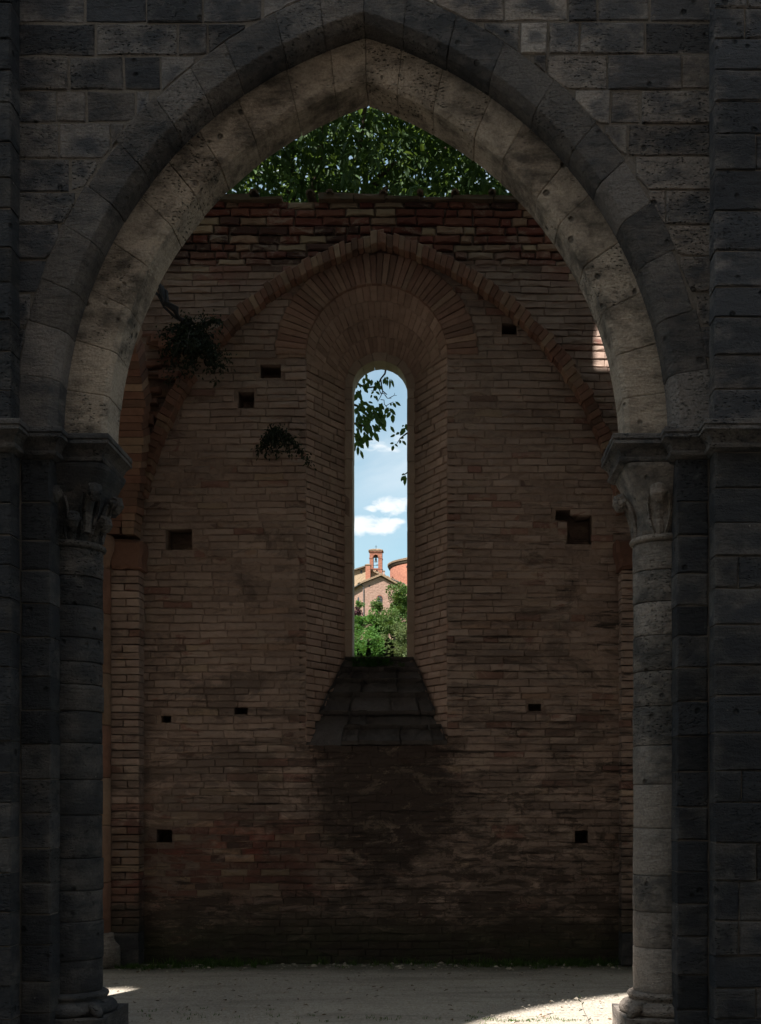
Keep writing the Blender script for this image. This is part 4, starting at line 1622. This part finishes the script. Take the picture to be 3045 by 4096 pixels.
weed('tall dark weed standing on the right of the window sill', (WX + .085, 12.74, SIL_Z + .025), .32, 2, rp, ll=.05)
weed('low spreading dark weed on the left of the window sill', (WX - .14, 12.74, SIL_Z + .025), .21, 4, rp, ll=.04)
tw = empty('dry_twig', (1.02, 8.95, 0), 'thin dry leafy twig beside the right column base', 'twig')
tb = MB()
tb.tube([(1.04, 8.70, 0), (.99, 8.72, .10), (.965, 8.72, .19)], [.002, .0018, .001], 5)
tb.build('stem', 'bark', tw)
tl = MB()
for (x, z, dx, dz) in ((.985, .11, -.9, -.2), (.975, .14, .5, .9), (.965, .19, -.3, 1), (1.01, .06, -1, .3), (1.02, .03, .6, .6), (.97, .16, -.6, .8)):
    tl.leaf((x, 8.72, z), (dx, 0, dz), (0, -1, .2), .035, .010, rp.random())
tl.build('leaves', 'caper', tw)

# ------------------------------------------------------------------ the walnut tree behind the wall
walnut = empty('walnut_tree', (-1.6, 16.4, 0), 'leafy walnut tree rising close behind the brick wall', 'tree')
rw = random.Random(21)
tr = MB()
tr.tube([(-1.9, 17.6, -.1), (-1.95, 17.55, 2.5), (-2.05, 17.4, 5), (-2.2, 17.2, 7.4), (-2.0, 16.9, 9)], [.30, .25, .22, .19, .14], 10)
tr.build('trunk', 'bark', walnut, smooth=True)
lb = MB()
limbs = []
for i in range(16):
    a = rw.uniform(0, 6.283)
    z0 = rw.uniform(7.2, 9.2)
    p0 = Vector((-2.1, 17.1, z0))
    L = rw.uniform(2.2, 4.2)
    p2 = p0 + Vector((math.cos(a) * L, math.sin(a) * L * .6, rw.uniform(.6, 3.0)))
    p1 = (p0 + p2) / 2 + Vector((0, 0, .5))
    lb.tube([p0, p1, p2], [.09, .06, .02], 6)
    limbs.append((p0, p1, p2))
for (x0, z0, x1, z1) in ((-2.4, 10.3, -1.4, 10.75), (-.2, 10.6, .6, 9.9), (-1.1, 9.8, -.9, 10.9)):
    lb.tube([(x0, 15.6, z0), ((x0 + x1) / 2, 15.5, (z0 + z1) / 2 + .1), (x1, 15.4, z1)], [.035, .028, .015], 6)
lb.build('limbs', 'bark', walnut, smooth=True)
cr = MB()
ntw = 0
while ntw < 4600:
    u, v, w = rw.uniform(-1, 1), rw.uniform(-1, 1), rw.uniform(-1, 1)
    q = u * u + v * v + w * w
    if q > 1:
        continue
    p = Vector((-.6 + u * 4.4, 16.3 + v * 2.3, 10.6 + w * 3.3))
    if p.z < 1.6 + .415 * p.y or p.z > 12.6 or p.x < -4.4 or p.x > 3.0:
        continue
    cl_ = noise2(p.x * 1.2 + 3, p.z * 1.3 + p.y * .7)
    if cl_ < -.28 and rw.random() < .85:
        continue
    # only twigs near what the place can show get the full leaf count
    ntw += 1
    d = Vector((rw.gauss(0, 1), rw.gauss(0, 1), rw.gauss(-.5, .6))).normalized()
    for k in range(10):
        b = p + d * (.05 * k) + Vector((rw.gauss(0, .02), rw.gauss(0, .02), rw.gauss(0, .02)))
        ld = (d * .4 + Vector((rw.gauss(0, .8), rw.gauss(0, .8), rw.gauss(-.5, .5)))).normalized()
        cr.leaf(b, ld, (rw.gauss(0, .6), rw.gauss(0, .6), 1), rw.uniform(.08, .15), rw.uniform(.04, .075), rw.random(), .2, .15)
crn = cr.build('crown', 'leaf', walnut)
crn['kind'] = 'stuff'

# the low boughs that hang across the window, leaf by leaf
HY = 14.4


def wz(zx, zy, dy=0.0):
    Y = HY + dy
    return Vector(((1350 + zx / 3.703 - 1780) / 4896 * Y, Y, 1.6 + (3200 - 1400 - zy / 3.703) / 4896 * Y))


boughs = []
bough = MB()
bough.tube([wz(720, -200, .3), wz(730, 100), wz(722, 260), wz(705, 350), wz(640, 430), wz(600, 520), wz(560, 600)], [0.0224, 0.0160, 0.0120, 0.0112, 0.0096, 0.0080, 0.0064], 6)
bough.tube([wz(640, 430), wz(655, 520), wz(672, 610), wz(735, 660)], [0.0096, 0.0080, 0.0080, 0.0048], 6)
bough.tube([wz(672, 610), wz(640, 690), wz(595, 770)], [0.0064, 0.0048, 0.0032], 5)
bough.tube([wz(700, 660), wz(740, 715), wz(800, 715)], [0.0064, 0.0048, 0.0032], 5)
bough.tube([wz(770, 712), wz(845, 670), wz(880, 675)], [0.0048, 0.0032, 0.0024], 5)
bough.tube([wz(845, 670), wz(848, 635)], [0.0032, 0.0016], 5)
bough.tube([wz(610, 560), wz(640, 640), wz(700, 650)], [0.0064, 0.0064, 0.0048], 5)
bough.tube([wz(560, 600), wz(500, 605)], [0.0048, 0.0032], 5)
bough.tube([wz(640, 735), wz(690, 740), wz(695, 800), wz(740, 860), wz(800, 920)], [0.0048, 0.0048, 0.0048, 0.0048, 0.0032], 5)
bough.tube([wz(720, 830), wz(780, 790), wz(830, 770)], [0.0048, 0.0032, 0.0032], 5)
boughs.append(bough.build('hanging_bough', 'bark', walnut, smooth=True))
bough = MB()
bough.tube([wz(60, 300), wz(200, 420), wz(330, 520), wz(450, 560), wz(600, 540)], [0.0192, 0.0160, 0.0128, 0.0096, 0.0080], 6)
boughs.append(bough.build('hanging_bough', 'bark', walnut, smooth=True))
bough = MB()
bough.tube([wz(40, 700), wz(220, 800), wz(380, 860), wz(520, 940), wz(640, 1000)], [0.0192, 0.0144, 0.0112, 0.0080, 0.0048], 6)
boughs.append(bough.build('hanging_bough', 'bark', walnut, smooth=True))
bough = MB()
bough.tube([wz(30, 1000), wz(220, 1080), wz(400, 1130), wz(520, 1180)], [0.0176, 0.0128, 0.0096, 0.0048], 6)
boughs.append(bough.build('hanging_bough', 'bark', walnut, smooth=True))
bough = MB()
bough.tube([wz(60, 1240), wz(260, 1280), wz(360, 1340)], [0.0128, 0.0096, 0.0048], 6)
boughs.append(bough.build('hanging_bough', 'bark', walnut, smooth=True))
bough = MB()
bough.tube([wz(1200, 1150), wz(1020, 1240), wz(930, 1310), wz(880, 1390)], [0.0160, 0.0096, 0.0064, 0.0032], 6)
boughs.append(bough.build('hanging_bough', 'bark', walnut, smooth=True))
bough = MB()
bough.tube([wz(1200, 1780), wz(1060, 1800), wz(985, 1850)], [0.0144, 0.0096, 0.0048], 6)
boughs.append(bough.build('hanging_bough', 'bark', walnut, smooth=True))
LV = [((545, 1210), (615, 1365), 70), ((500, 1180), (510, 1315), 60), ((425, 1300), (455, 1465), 55), ((305, 1420), (305, 1570), 48), ((340, 1480), (385, 1620), 46),
      ((820, 945), (825, 1088), 66), ((690, 1045), (722, 1145), 36), ((790, 915), (730, 1010), 60), ((665, 780), (618, 905), 60), ((490, 815), (555, 905), 62),
      ((785, 1125), (848, 1230), 46), ((855, 762), (940, 830), 40), ((822, 778), (868, 858), 46), ((790, 780), (795, 830), 30), ((800, 430), (840, 560), 36), ((780, 420), (775, 585), 34),
      ((705, 395), (712, 520), 44), ((725, 395), (755, 440), 36), ((740, 430), (740, 540), 40), ((690, 420), (680, 510), 40), ((1005, 1150), (930, 1270), 72), ((860, 1252), (780, 1290), 36),
      ((920, 1220), (865, 1255), 40), ((840, 1380), (778, 1385), 32), ((850, 1388), (895, 1438), 34), ((832, 1412), (808, 1500), 46), ((940, 1330), (925, 1392), 38),
      ((960, 1340), (1020, 1415), 44), ((930, 1312), (990, 1298), 34), ((990, 1860), (942, 1950), 50), ((1005, 1850), (998, 2015), 56), ((950, 1855), (995, 1828), 26),
      ((540, 610), (500, 655), 32), ((510, 660), (495, 718), 30), ((570, 610), (625, 670), 44), ((565, 670), (600, 758), 40), ((545, 670), (555, 720), 26), ((395, 580), (455, 640), 60),
      ((455, 765), (530, 792), 34), ((760, 850), (700, 950), 66), ((770, 860), (865, 970), 56), ((700, 940), (705, 1025), 50), ((640, 1060), (660, 1140), 50),
      ((985, 1110), (960, 1140), 30), ((1015, 1090), (1030, 1200), 50), ((330, 1290), (380, 1400), 64)]
rl = random.Random(8)
# dense leaves of the left mass
mass = [(330, 470, 90, 90), (470, 440, 110, 80), (560, 500, 70, 70), (300, 640, 60, 80), (350, 760, 90, 80), (300, 880, 70, 80), (430, 860, 80, 60), (540, 900, 70, 60), (640, 900, 60, 80),
        (300, 1010, 80, 80), (430, 1010, 90, 70), (550, 1000, 80, 60), (650, 1000, 60, 60), (340, 1130, 90, 70), (480, 1120, 80, 60), (580, 1130, 60, 50), (300, 1240, 70, 70), (400, 1250, 60, 60), (290, 1360, 60, 50)]
for (mx, my, ax_, ay_) in mass:
    for k in range(7):
        x = rl.gauss(mx, ax_ * .5)
        y = rl.gauss(my, ay_ * .5)
        a = rl.gauss(1.25, .45)
        L = rl.uniform(85, 140)
        LV.append(((x, y), (x + L * math.cos(a), y + L * math.sin(a)), L * rl.uniform(.38, .52)))
for i, (p, q, w) in enumerate(LV):
    dy = rl.uniform(-.25, .25)
    a, b = wz(*p, dy), wz(*q, dy + rl.uniform(-.04, .04))
    mb = MB()
    px = (HY + dy) / 4896 / 3.703
    mb.leaf(a, b - a, (rl.gauss(0, .25), -1, rl.gauss(0, .25)), (b - a).length, w * px * 1.15, rl.random(), .12, 0.0)
    qx, qy = p
    if qx > 860 and qy > 1000:
        bi = 6 if qy > 1600 else 5
    elif qx > 480 and qy < 860:
        bi = 0
    elif qy < 640:
        bi = 1
    elif qy < 960 or qx > 600:
        bi = 2
    else:
        bi = 3 if qy < 1190 else 4
    mb.build('leaf', 'leaf', boughs[bi])

# ------------------------------------------------------------------ the chapel on the hill


def P(zx, zy, Y):
    return Vector(((1350 + zx / 3.174 - 1780) / 4896 * Y, Y, 1.6 + (3200 - 2000 - zy / 3.174) / 4896 * Y))


def obox(mb, o, ux, uy, w, d, z0, z1, rnd=0.0):
    """box with a corner at o (x, y), width w along ux, depth d along uy"""
    c = [Vector((o[0], o[1])), Vector((o[0], o[1])) + ux * w, Vector((o[0], o[1])) + ux * w + uy * d, Vector((o[0], o[1])) + uy * d]
    v = [(p.x, p.y, z) for z in (z0, z1) for p in c]
    mb.put(v, [(0, 1, 5, 4), (1, 2, 6, 5), (2, 3, 7, 6), (3, 0, 4, 7), (4, 5, 6, 7), (3, 2, 1, 0)], rnd)


th = R_(20)
UX, UY = Vector((math.cos(th), math.sin(th))), Vector((-math.sin(th), math.cos(th)))


def arch_panel(mb, o, ux, uy, u0, u1, z0, z1, y0, y1, n=8):
    """arched plate on a wall plane: along ux from o, thickness y0..y1 along uy"""
    half = (u1 - u0) / 2
    um = (u0 + u1) / 2
    pts = [(u0, z0), (u1, z0)]
    for i in range(n + 1):
        a = math.pi * i / n
        pts.append((um + half * math.cos(a), z1 - half + half * math.sin(a)))
    O = Vector((o[0], o[1]))
    ring = []
    for yy in (y0, y1):
        ring.append([((O + ux * u + uy * yy).x, (O + ux * u + uy * yy).y, z) for u, z in pts])
    mb.sweep(ring, 0.0)


chap = empty('chapel_house', P(330, 1400, 148), 'pinkish brick gabled building below the bell tower on the hill', 'building')
gb = P(322, 1060, 148)           # left corner of the gable at eaves height
go_ = (gb.x, gb.y)
GW = 5.6
zE, zA = P(322, 1062, 148).z, P(535, 985, 148.8).z + .1
mb = MB()
# gable wall and sides as one house body
prof = [(0, 16.5), (GW, 16.5), (GW, zE - .6), (2.25, zA), (0, zE)]
rings = []
O = Vector(go_)
for dd in (0, 9.0):
    rings.append([((O + UX * u + UY * dd).x, (O + UX * u + UY * dd).y, z) for u, z in prof])
mb.sweep(rings, .3)
mb.build('wall', 'far_gable', chap)
rf = MB()
for (u0, z0_, u1, z1_) in ((-.45, zE - .10, 2.25, zA + .12), (2.25, zA + .12, GW + .5, zE - .72)):
    rr_ = []
    for dd in (-.35, 9.2):
        rr_.append([((O + UX * u + UY * dd).x, (O + UX * u + UY * dd).y, z) for u, z in ((u0, z0_), (u1, z1_), (u1, z1_ + .16), (u0, z0_ + .16))])
    rf.sweep(rr_, .2)
rfo = rf.build('roof', 'far_roof', chap)
for i in range(26):
    t_ = i / 25
    u = -.45 + (GW + .95) * t_
    z_ = zE - .10 + (zA + .12 - zE + .10) * (u + .45) / 2.7 if u < 2.25 else zA + .12 + (zE - .72 - zA - .12) * (u - 2.25) / (GW + .5 - 2.25)
    mb = MB()
    p = O + UX * u + UY * -.36
    q = O + UX * u + UY * .6
    mb.tube([(p.x, p.y, z_ + .17), (q.x, q.y, z_ + .17)], [.075, .075], 7, rl.random())
    mb.build('roof_tile', 'far_roof', rfo)
for (zx, zy, zx2, zy2, arched, nm) in ((400, 1105, 416, 1084, False, 'vent'), (503, 1330, 570, 1210, True, 'window')):
    c0 = P(zx, zy, 148.5)
    c1 = P(zx2, zy2, 148.5)
    u0 = (c0.x - O.x) / UX.x
    u1 = (c1.x - O.x) / UX.x
    mb = MB()
    if arched:
        arch_panel(mb, go_, UX, UY, u0, u1, c0.z, c1.z, -.02, .05)
        w_ = mb.build(nm, 'far_dark', chap)
        fm = MB()
        arch_panel(fm, go_, UX, UY, u0 - .09, u1 + .09, c1.z - .42, c1.z + .10, -.012, .05)
        fm.build('arch_lintel', 'far_brick', w_)
        bm_ = MB()
        a_ = O + UX * ((u0 + u1) / 2 - .03) + UY * -.05
        obox(bm_, (a_.x, a_.y), UX, UY, .06, .04, c0.z, c1.z - .05)
        a_ = O + UX * u0 + UY * -.05
        obox(bm_, (a_.x, a_.y), UX, UY, u1 - u0, .03, c1.z - .36, c1.z - .30)
        bm_.build('mullion', 'eave', w_)
    else:
        a_ = O + UX * u0 + UY * -.02
        obox(mb, (a_.x, a_.y), UX, UY, u1 - u0, .08, c0.z, c1.z)
        mb.build(nm, 'far_dark', chap)
# left flank: arched door, downpipe, gutter
mb = MB()
lo_ = O + UY * 1.3
c0, c1 = P(247, 1312, 149.5), P(268, 1228, 149.5)
arch_panel(mb, (O.x, O.y), UY, -UX, 1.55, 2.25, c0.z, c1.z, -.03, .03)
mb.build('side_window', 'far_dark', chap)
mb = MB()
a_ = O + UX * .10 + UY * -.08
mb.tube([(a_.x - .55, a_.y - .05, zE - .05), (a_.x - .1, a_.y - .02, zE - .28), (a_.x, a_.y, zE - .6), (a_.x, a_.y, zE - 4)], [.055] * 4, 7)
mb.build('downpipe', 'iron', chap)
mb = MB()
e0, e1 = O + UX * -.42 + UY * -.3, O + UX * -.42 + UY * 9
mb.tube([(e0.x, e0.y, zE - .12), (e1.x, e1.y, zE - .12)], [.07, .07], 7)
mb.build('gutter', 'iron', chap)
mb = MB()
p0, p1 = P(640, 1010, 147.6), P(850, 1085, 147.6)

# long low roof stepping down behind the gable
nav = empty('chapel_nave', P(600, 1000, 153), 'rubble wall and long tiled roof sloping down behind the gable', 'building')
q0, q1 = P(425, 893, 152), P(862, 1080, 152)
mb = MB()
poly = [(q0.x, 17), (q1.x, 17), (q1.x, q1.z - .15), (q0.x, q0.z - .1)]
tess_prism(mb, [poly], 152, 159)
mb.build('wall', 'far_rubble', nav)
mb = MB()
tess_prism(mb, [[(q0.x, q0.z - .1), (q1.x + .25, q1.z - .22), (q1.x + .25, q1.z - .02), (q0.x, q0.z + .1)]], 151.6, 159.2)
nr = mb.build('roof', 'far_roof', nav)
for i in range(11):
    t_ = (i + .5) / 11
    x_, z_ = q0.x + (q1.x - q0.x) * t_, q0.z + (q1.z - q0.z) * t_
    mb = MB()
    mb.tube([(x_, 151.55, z_ + .1), (x_, 153, z_ + .1)], [.09, .09], 7, rl.random())
    mb.build('roof_tile', 'far_roof', nr)
mb = MB()
a_, b_ = P(690, 1005, 151.4), P(860, 1070, 151.4)
mb.tube([a_, b_], [.06, .06], 7)
mb.build('gutter', 'iron', nav)

# rubble house on the left with its small window, and the chimney
hs = empty('rubble_house', P(280, 1000, 154), 'ochre rubble stone house with one tiny square window left of the chimney', 'building')
r0, r1 = P(120, 935, 154), P(425, 830, 154)
mb = MB()
tess_prism(mb, [[(r0.x, 17), (r1.x, 17), (r1.x, r1.z), (r0.x, r0.z)]], 154, 160)
mb.build('wall', 'far_rubble', hs)
mb = MB()
tess_prism(mb, [[(r0.x - .1, r0.z), (r1.x, r1.z), (r1.x, r1.z + .16), (r0.x - .1, r0.z + .16)]], 153.6, 160)
mb.build('roof', 'eave', hs)
c0, c1 = P(292, 930, 153.98), P(315, 893, 153.98)
mb = MB()
mb.box(c0.x, c1.x, 153.95, 154.05, c0.z, c1.z)
mb.build('window', 'far_dark', hs)
ch = empty('chimney', P(385, 1000, 151), 'square orange brick chimney stack with small tiled cap', 'chimney')
c0, c1 = P(357, 1005, 151), P(418, 830, 151)
mb = MB()
mb.box(c0.x, c1.x, 151, 152, c0.z - 2, c1.z)
mb.build('stack', 'far_brick', ch)
mb = MB()
mb.box(c0.x - .06, c1.x + .06, 150.94, 152.06, c1.z, c1.z + .08)
xm = (c0.x + c1.x) / 2
z_ = c1.z + .08
mb.put([(c0.x - .1, 150.9, z_), (c1.x + .1, 150.9, z_), (c1.x + .1, 152.1, z_), (c0.x - .1, 152.1, z_), (xm, 151.2, z_ + .17), (xm, 151.8, z_ + .17)],
       [(0, 1, 4), (1, 2, 5, 4), (2, 3, 5), (3, 0, 4, 5), (3, 2, 1, 0)], .5)
mb.build('cap', 'far_roof', ch)
ch2 = empty('chimney', P(588, 930, 152), 'small pale chimney pot right of the bell tower', 'chimney')
c0, c1 = P(577, 945, 152.5), P(598, 905, 152.5)
mb = MB()
mb.box(c0.x, c1.x, 152.5, 152.9, c0.z - 1, c1.z)
mb.build('stack', 'far_gable', ch2)
mb = MB()
mb.box(c0.x - .05, c1.x + .05, 152.45, 152.95, c1.z, c1.z + .09)
mb.build('cap', 'far_roof', ch2)

# bell tower
tw_ = empty('bell_tower', P(490, 930, 153), 'slim red brick bell tower with an open arched belfry', 'bell tower')
TY = 152.6
t0, t1 = P(408, 655, TY), P(568, 1010, TY)
ow0, ow1 = P(455, 695, TY), P(518, 866, TY)
sw0, sw1 = P(470, 888, TY), P(520, 935, TY)
DT = 1.1
mb = MB()
half = (ow1.x - ow0.x) / 2
hole1 = round_head((ow0.x + ow1.x) / 2, half, ow1.z, ow0.z - half, 10)
hole2 = round_head((sw0.x + sw1.x) / 2, (sw1.x - sw0.x) / 2, sw1.z, sw0.z - (sw1.x - sw0.x) / 2, 8)
tess_prism(mb, [[(t0.x, t1.z), (t1.x, t1.z), (t1.x, t0.z), (t0.x, t0.z)], hole1, hole2], TY, TY + DT)
tb_ = mb.build('shaft', 'far_brick', tw_)
mb = MB()
mx_ = (ow0.x + ow1.x) / 2
for i in range(13):
    a0, a1 = math.pi * i / 13, math.pi * (i + 1) / 13
    rr0, rr1 = half + .002, half + .16
    zc = ow0.z - half
    v2 = MB()
    pl_ = [(mx_ + r * math.cos(a), zc + r * math.sin(a)) for r, a in ((rr0, a0 + .02), (rr1, a0 + .02), (rr1, a1 - .02), (rr0, a1 - .02))]
    block(v2, pl_, TY - .05, TY + .02, .01, rl, .3, .0)
    v2.build('arch_brick', 'far_brick', tw_)
for z_ in (P(0, 738, TY).z, P(0, 872, TY).z):
    mb = MB()
    mb.box(t0.x - .05, ow0.x - .01 if z_ > 31 else t1.x + .05, TY - .05, TY + DT + .05, z_ - .04, z_ + .04)
    if z_ > 31:
        mb.box(ow1.x + .01, t1.x + .05, TY - .05, TY + DT + .05, z_ - .04, z_ + .04)
    mb.build('band', 'far_brick', tw_)
n_ = 11
for i in range(n_):
    x_ = t0.x + (t1.x - t0.x) * (i + .5) / n_
    mb = MB()
    mb.box(x_ - .04, x_ + .04, TY - .12, TY + .05, t0.z - .09, t0.z + .06)
    mb.build('corbel', 'far_brick', tw_)
mb = MB()
e0, e1, y0, y1 = t0.x - .14, t1.x + .14, TY - .16, TY + DT + .16
zr = t0.z + .06
mb.box(e0, e1, y0, y1, zr, zr + .07)
xc, yc = (e0 + e1) / 2, (y0 + y1) / 2
mb.put([(e0, y0, zr + .075), (e1, y0, zr + .075), (e1, y1, zr + .075), (e0, y1, zr + .075), (xc - .35, yc, zr + .34), (xc + .35, yc, zr + .34)],
       [(0, 1, 5, 4), (1, 2, 5), (2, 3, 4, 5), (3, 0, 4)], .4)
tr_ = mb.build('roof', 'far_roof', tw_)
for i in range(10):
    x_ = e0 + (e1 - e0) * (i + .5) / 10
    xt = xc + (x_ - xc) * .42
    mb = MB()
    mb.tube([(x_, y0 - .03, zr + .09), (xt, yc - .02, zr + .35)], [.075, .06], 7, rl.random())
    mb.build('roof_tile', 'far_roof', tr_)
cz = P(487, 560, TY).z
mb = MB()
mb.tube([(xc, yc, zr + .3), (xc, yc, cz)], [.03, .025], 6)
mb.tube([(xc - .14, yc, cz - .22), (xc + .14, yc, cz - .22)], [.025, .025], 6)
mb.build('iron_cross', 'iron', tw_)
bl = empty('bell', (mx_, TY + .5, P(487, 775, TY).z), 'small dark bronze bell hanging in the belfry', 'bell')
zb0, zb1 = P(487, 778, TY).z, P(487, 725, TY).z
mb = MB()
H_ = zb1 - zb0
mb.lathe([(.03, zb1), (.09, zb1 - .04), (.11, zb1 - .12), (.12, zb0 + H_ * .35), (.16, zb0 + H_ * .12), (.205, zb0), (.17, zb0)], mx_, TY + .5, 20)
mb.build('bell_body', 'bronze', bl, smooth=True)
mb = MB()
mb.box(mx_ - half + .0, mx_ + half, TY + .45, TY + .55, zb1 + .0, zb1 + .10)
mb.box(mx_ - .16, mx_ + .16, TY + .44, TY + .56, zb1 + .1, zb1 + .17)
mb.build('yoke', 'iron', bl)
zbar = P(0, 820, TY).z
mb = MB()
mb.tube([(mx_ - half, TY + .5, zbar), (mx_ + half, TY + .5, zbar)], [.025, .025], 6)
mb.tube([(mx_ + .0, TY + .45, zbar + .02), (mx_ + half - .03, TY + .45, zbar + .07)], [.05, .04], 6)
mb.build('belfry_bar', 'iron', tw_)

# rotunda
rd = empty('rotunda', P(900, 1000, 158), 'round brick rotunda drum with shallow tiled roof at the right', 'building')
RDX, RDY, RDR = P(667, 900, 158).x + 6.0, 158.0, 6.0
zt = P(655, 862, 158).z
mb = MB()
mb.lathe([(RDR, zt), (RDR, zt - 4.2), (RDR, 16)], RDX, RDY, 64)
mb.build('drum_wall', 'far_brick', rd, smooth=True)
mb = MB()
mb.lathe([(.1, zt + 1.9), (3.2, zt + 1.1), (RDR + .28, zt + .17), (RDR + .30, zt + .10), (RDR + .26, zt + .04), (RDR - .1, zt - .02)], RDX, RDY, 64)
rr_ = mb.build('roof', 'far_roof', rd)
for i in range(56):
    a = math.pi * (1.0 + i / 55.0 * .8)
    mb = MB()
    mb.tube([(RDX + (RDR + .30) * math.cos(a), RDY + (RDR + .30) * math.sin(a), zt + .20), (RDX + 3.4 * math.cos(a), RDY + 3.4 * math.sin(a), zt + 1.1)], [.11, .10], 6, rl.random())
    mb.build('roof_tile', 'far_roof', rr_)
mb = MB()
mb.lathe([(RDR + .04, zt - .02), (RDR + .22, zt - .06), (RDR + .12, zt - .22), (RDR + .002, zt - .26)], RDX, RDY, 64)
mb.build('cornice', 'eave', rd)
for (u, dz) in ((4.05, .75), (4.1, 2.2), (4.45, 1.5)):
    mb = MB()
    a = u
    mb.box(-.06, .06, -.06, .06, zt - dz - .06, zt - dz + .06)
    mb.v = [(x_ + RDX + RDR * math.cos(a), y_ + RDY + RDR * math.sin(a), z_) for x_, y_, z_ in mb.v]
    mb.build('putlog_hole', 'far_dark', rd)

# ------------------------------------------------------------------ shrubs and trees on the hillside


def shrub(label, zx, zy, Y, rx, rz, mat, n, ls, seed, name='shrub', cat='shrub', grp=None):
    rg = random.Random(seed)
    c = P(zx, zy, Y)
    k = Y / 4896 / 3.174
    RX_, RZ_ = rx * k, rz * k
    gz = hill(c.x, Y)
    t = empty(name, (c.x, Y, gz), label, cat, grp)
    tk = MB()
    tk.tube([(c.x, Y, gz - .3), (c.x + .05, Y, (gz + c.z) / 2), (c.x, Y, c.z)], [.12, .09, .05], 7)
    for i in range(6):
        a = rg.uniform(0, 6.28)
        tk.tube([(c.x, Y, c.z - RZ_ * .5), (c.x + RX_ * .7 * math.cos(a), Y + RX_ * .7 * math.sin(a), c.z + rg.uniform(-.2, .6) * RZ_)], [.05, .015], 5)
    tk.build('trunk', 'bark', t)
    cl_ = []
    for i in range(34):
        while True:
            u, v, w = rg.uniform(-1, 1), rg.uniform(-1, 1), rg.uniform(-1, 1)
            if u * u + v * v + w * w < 1:
                break
        zz_ = c.z + w * RZ_ * .85
        if i % 3 == 0:
            zz_ = gz + (c.z - gz) * rg.random()
        cl_.append((Vector((c.x + u * RX_ * .8, Y + v * RX_ * .8, zz_)), rg.uniform(.25, .45) * min(RX_, RZ_)))
    lf = MB()
    for i in range(int(n * 1.5)):
        cc, rr_ = cl_[rg.randrange(len(cl_))]
        d = Vector((rg.gauss(0, 1), rg.gauss(0, 1), rg.gauss(0, 1))).normalized()
        p = cc + d * rr_ * rg.random() ** .4
        lf.leaf(p, d + Vector((0, 0, .4)), (rg.gauss(0, .7), rg.gauss(0, .7) - .3, 1), ls * rg.uniform(1.0, 1.9), ls * .95, rg.random(), .15, .1)
    f = lf.build('crown', mat, t)
    f['kind'] = 'stuff'


SG = 'shrubs and trees on the hillside'
shrub('tall grey green tree in front of the gable, at the right edge of the window', 775, 1300, 128, 165, 255, 'shrub', 4200, .15, 1, 'tree', 'tree', SG)
shrub('feathery green shrub below the arched chapel window', 510, 1345, 130, 85, 95, 'shrub', 900, .13, 2, grp=SG)
shrub('bright green round bush at the left under the purple plum', 275, 1590, 112, 110, 130, 'shrub2', 1600, .11, 3, grp=SG)
shrub('dark purple leaved plum at the left edge of the window', 250, 1450, 126, 95, 85, 'plum', 1100, .13, 4, 'plum_tree', 'tree', SG)
shrub('broad mid green bush at the centre of the hillside', 480, 1580, 117, 200, 200, 'shrub2', 3600, .13, 5, grp=SG)
shrub('large leafy green bush filling the lower left of the window', 370, 1840, 104, 230, 230, 'shrub2', 4600, .105, 6, grp=SG)
shrub('pale olive coloured bush filling the lower right of the window', 800, 1830, 102, 210, 260, 'olive', 3600, .10, 7, grp=SG)
shrub('dense dark green bush in the middle right of the hillside', 720, 1570, 115, 210, 200, 'shrub', 3000, .12, 8, grp=SG)
shrub('light olive bush low down between its green neighbours', 590, 1880, 106, 170, 190, 'olive', 2200, .10, 9, grp=SG)
shrub('tangled green bush hidden low behind the left window jamb', 120, 1760, 108, 170, 220, 'shrub', 1500, .12, 10, grp=SG)
shrub('small pale sapling leaning beside the chapel downpipe', 280, 1335, 131, 60, 50, 'shrub2', 450, .12, 12, 'sapling', 'tree', SG)
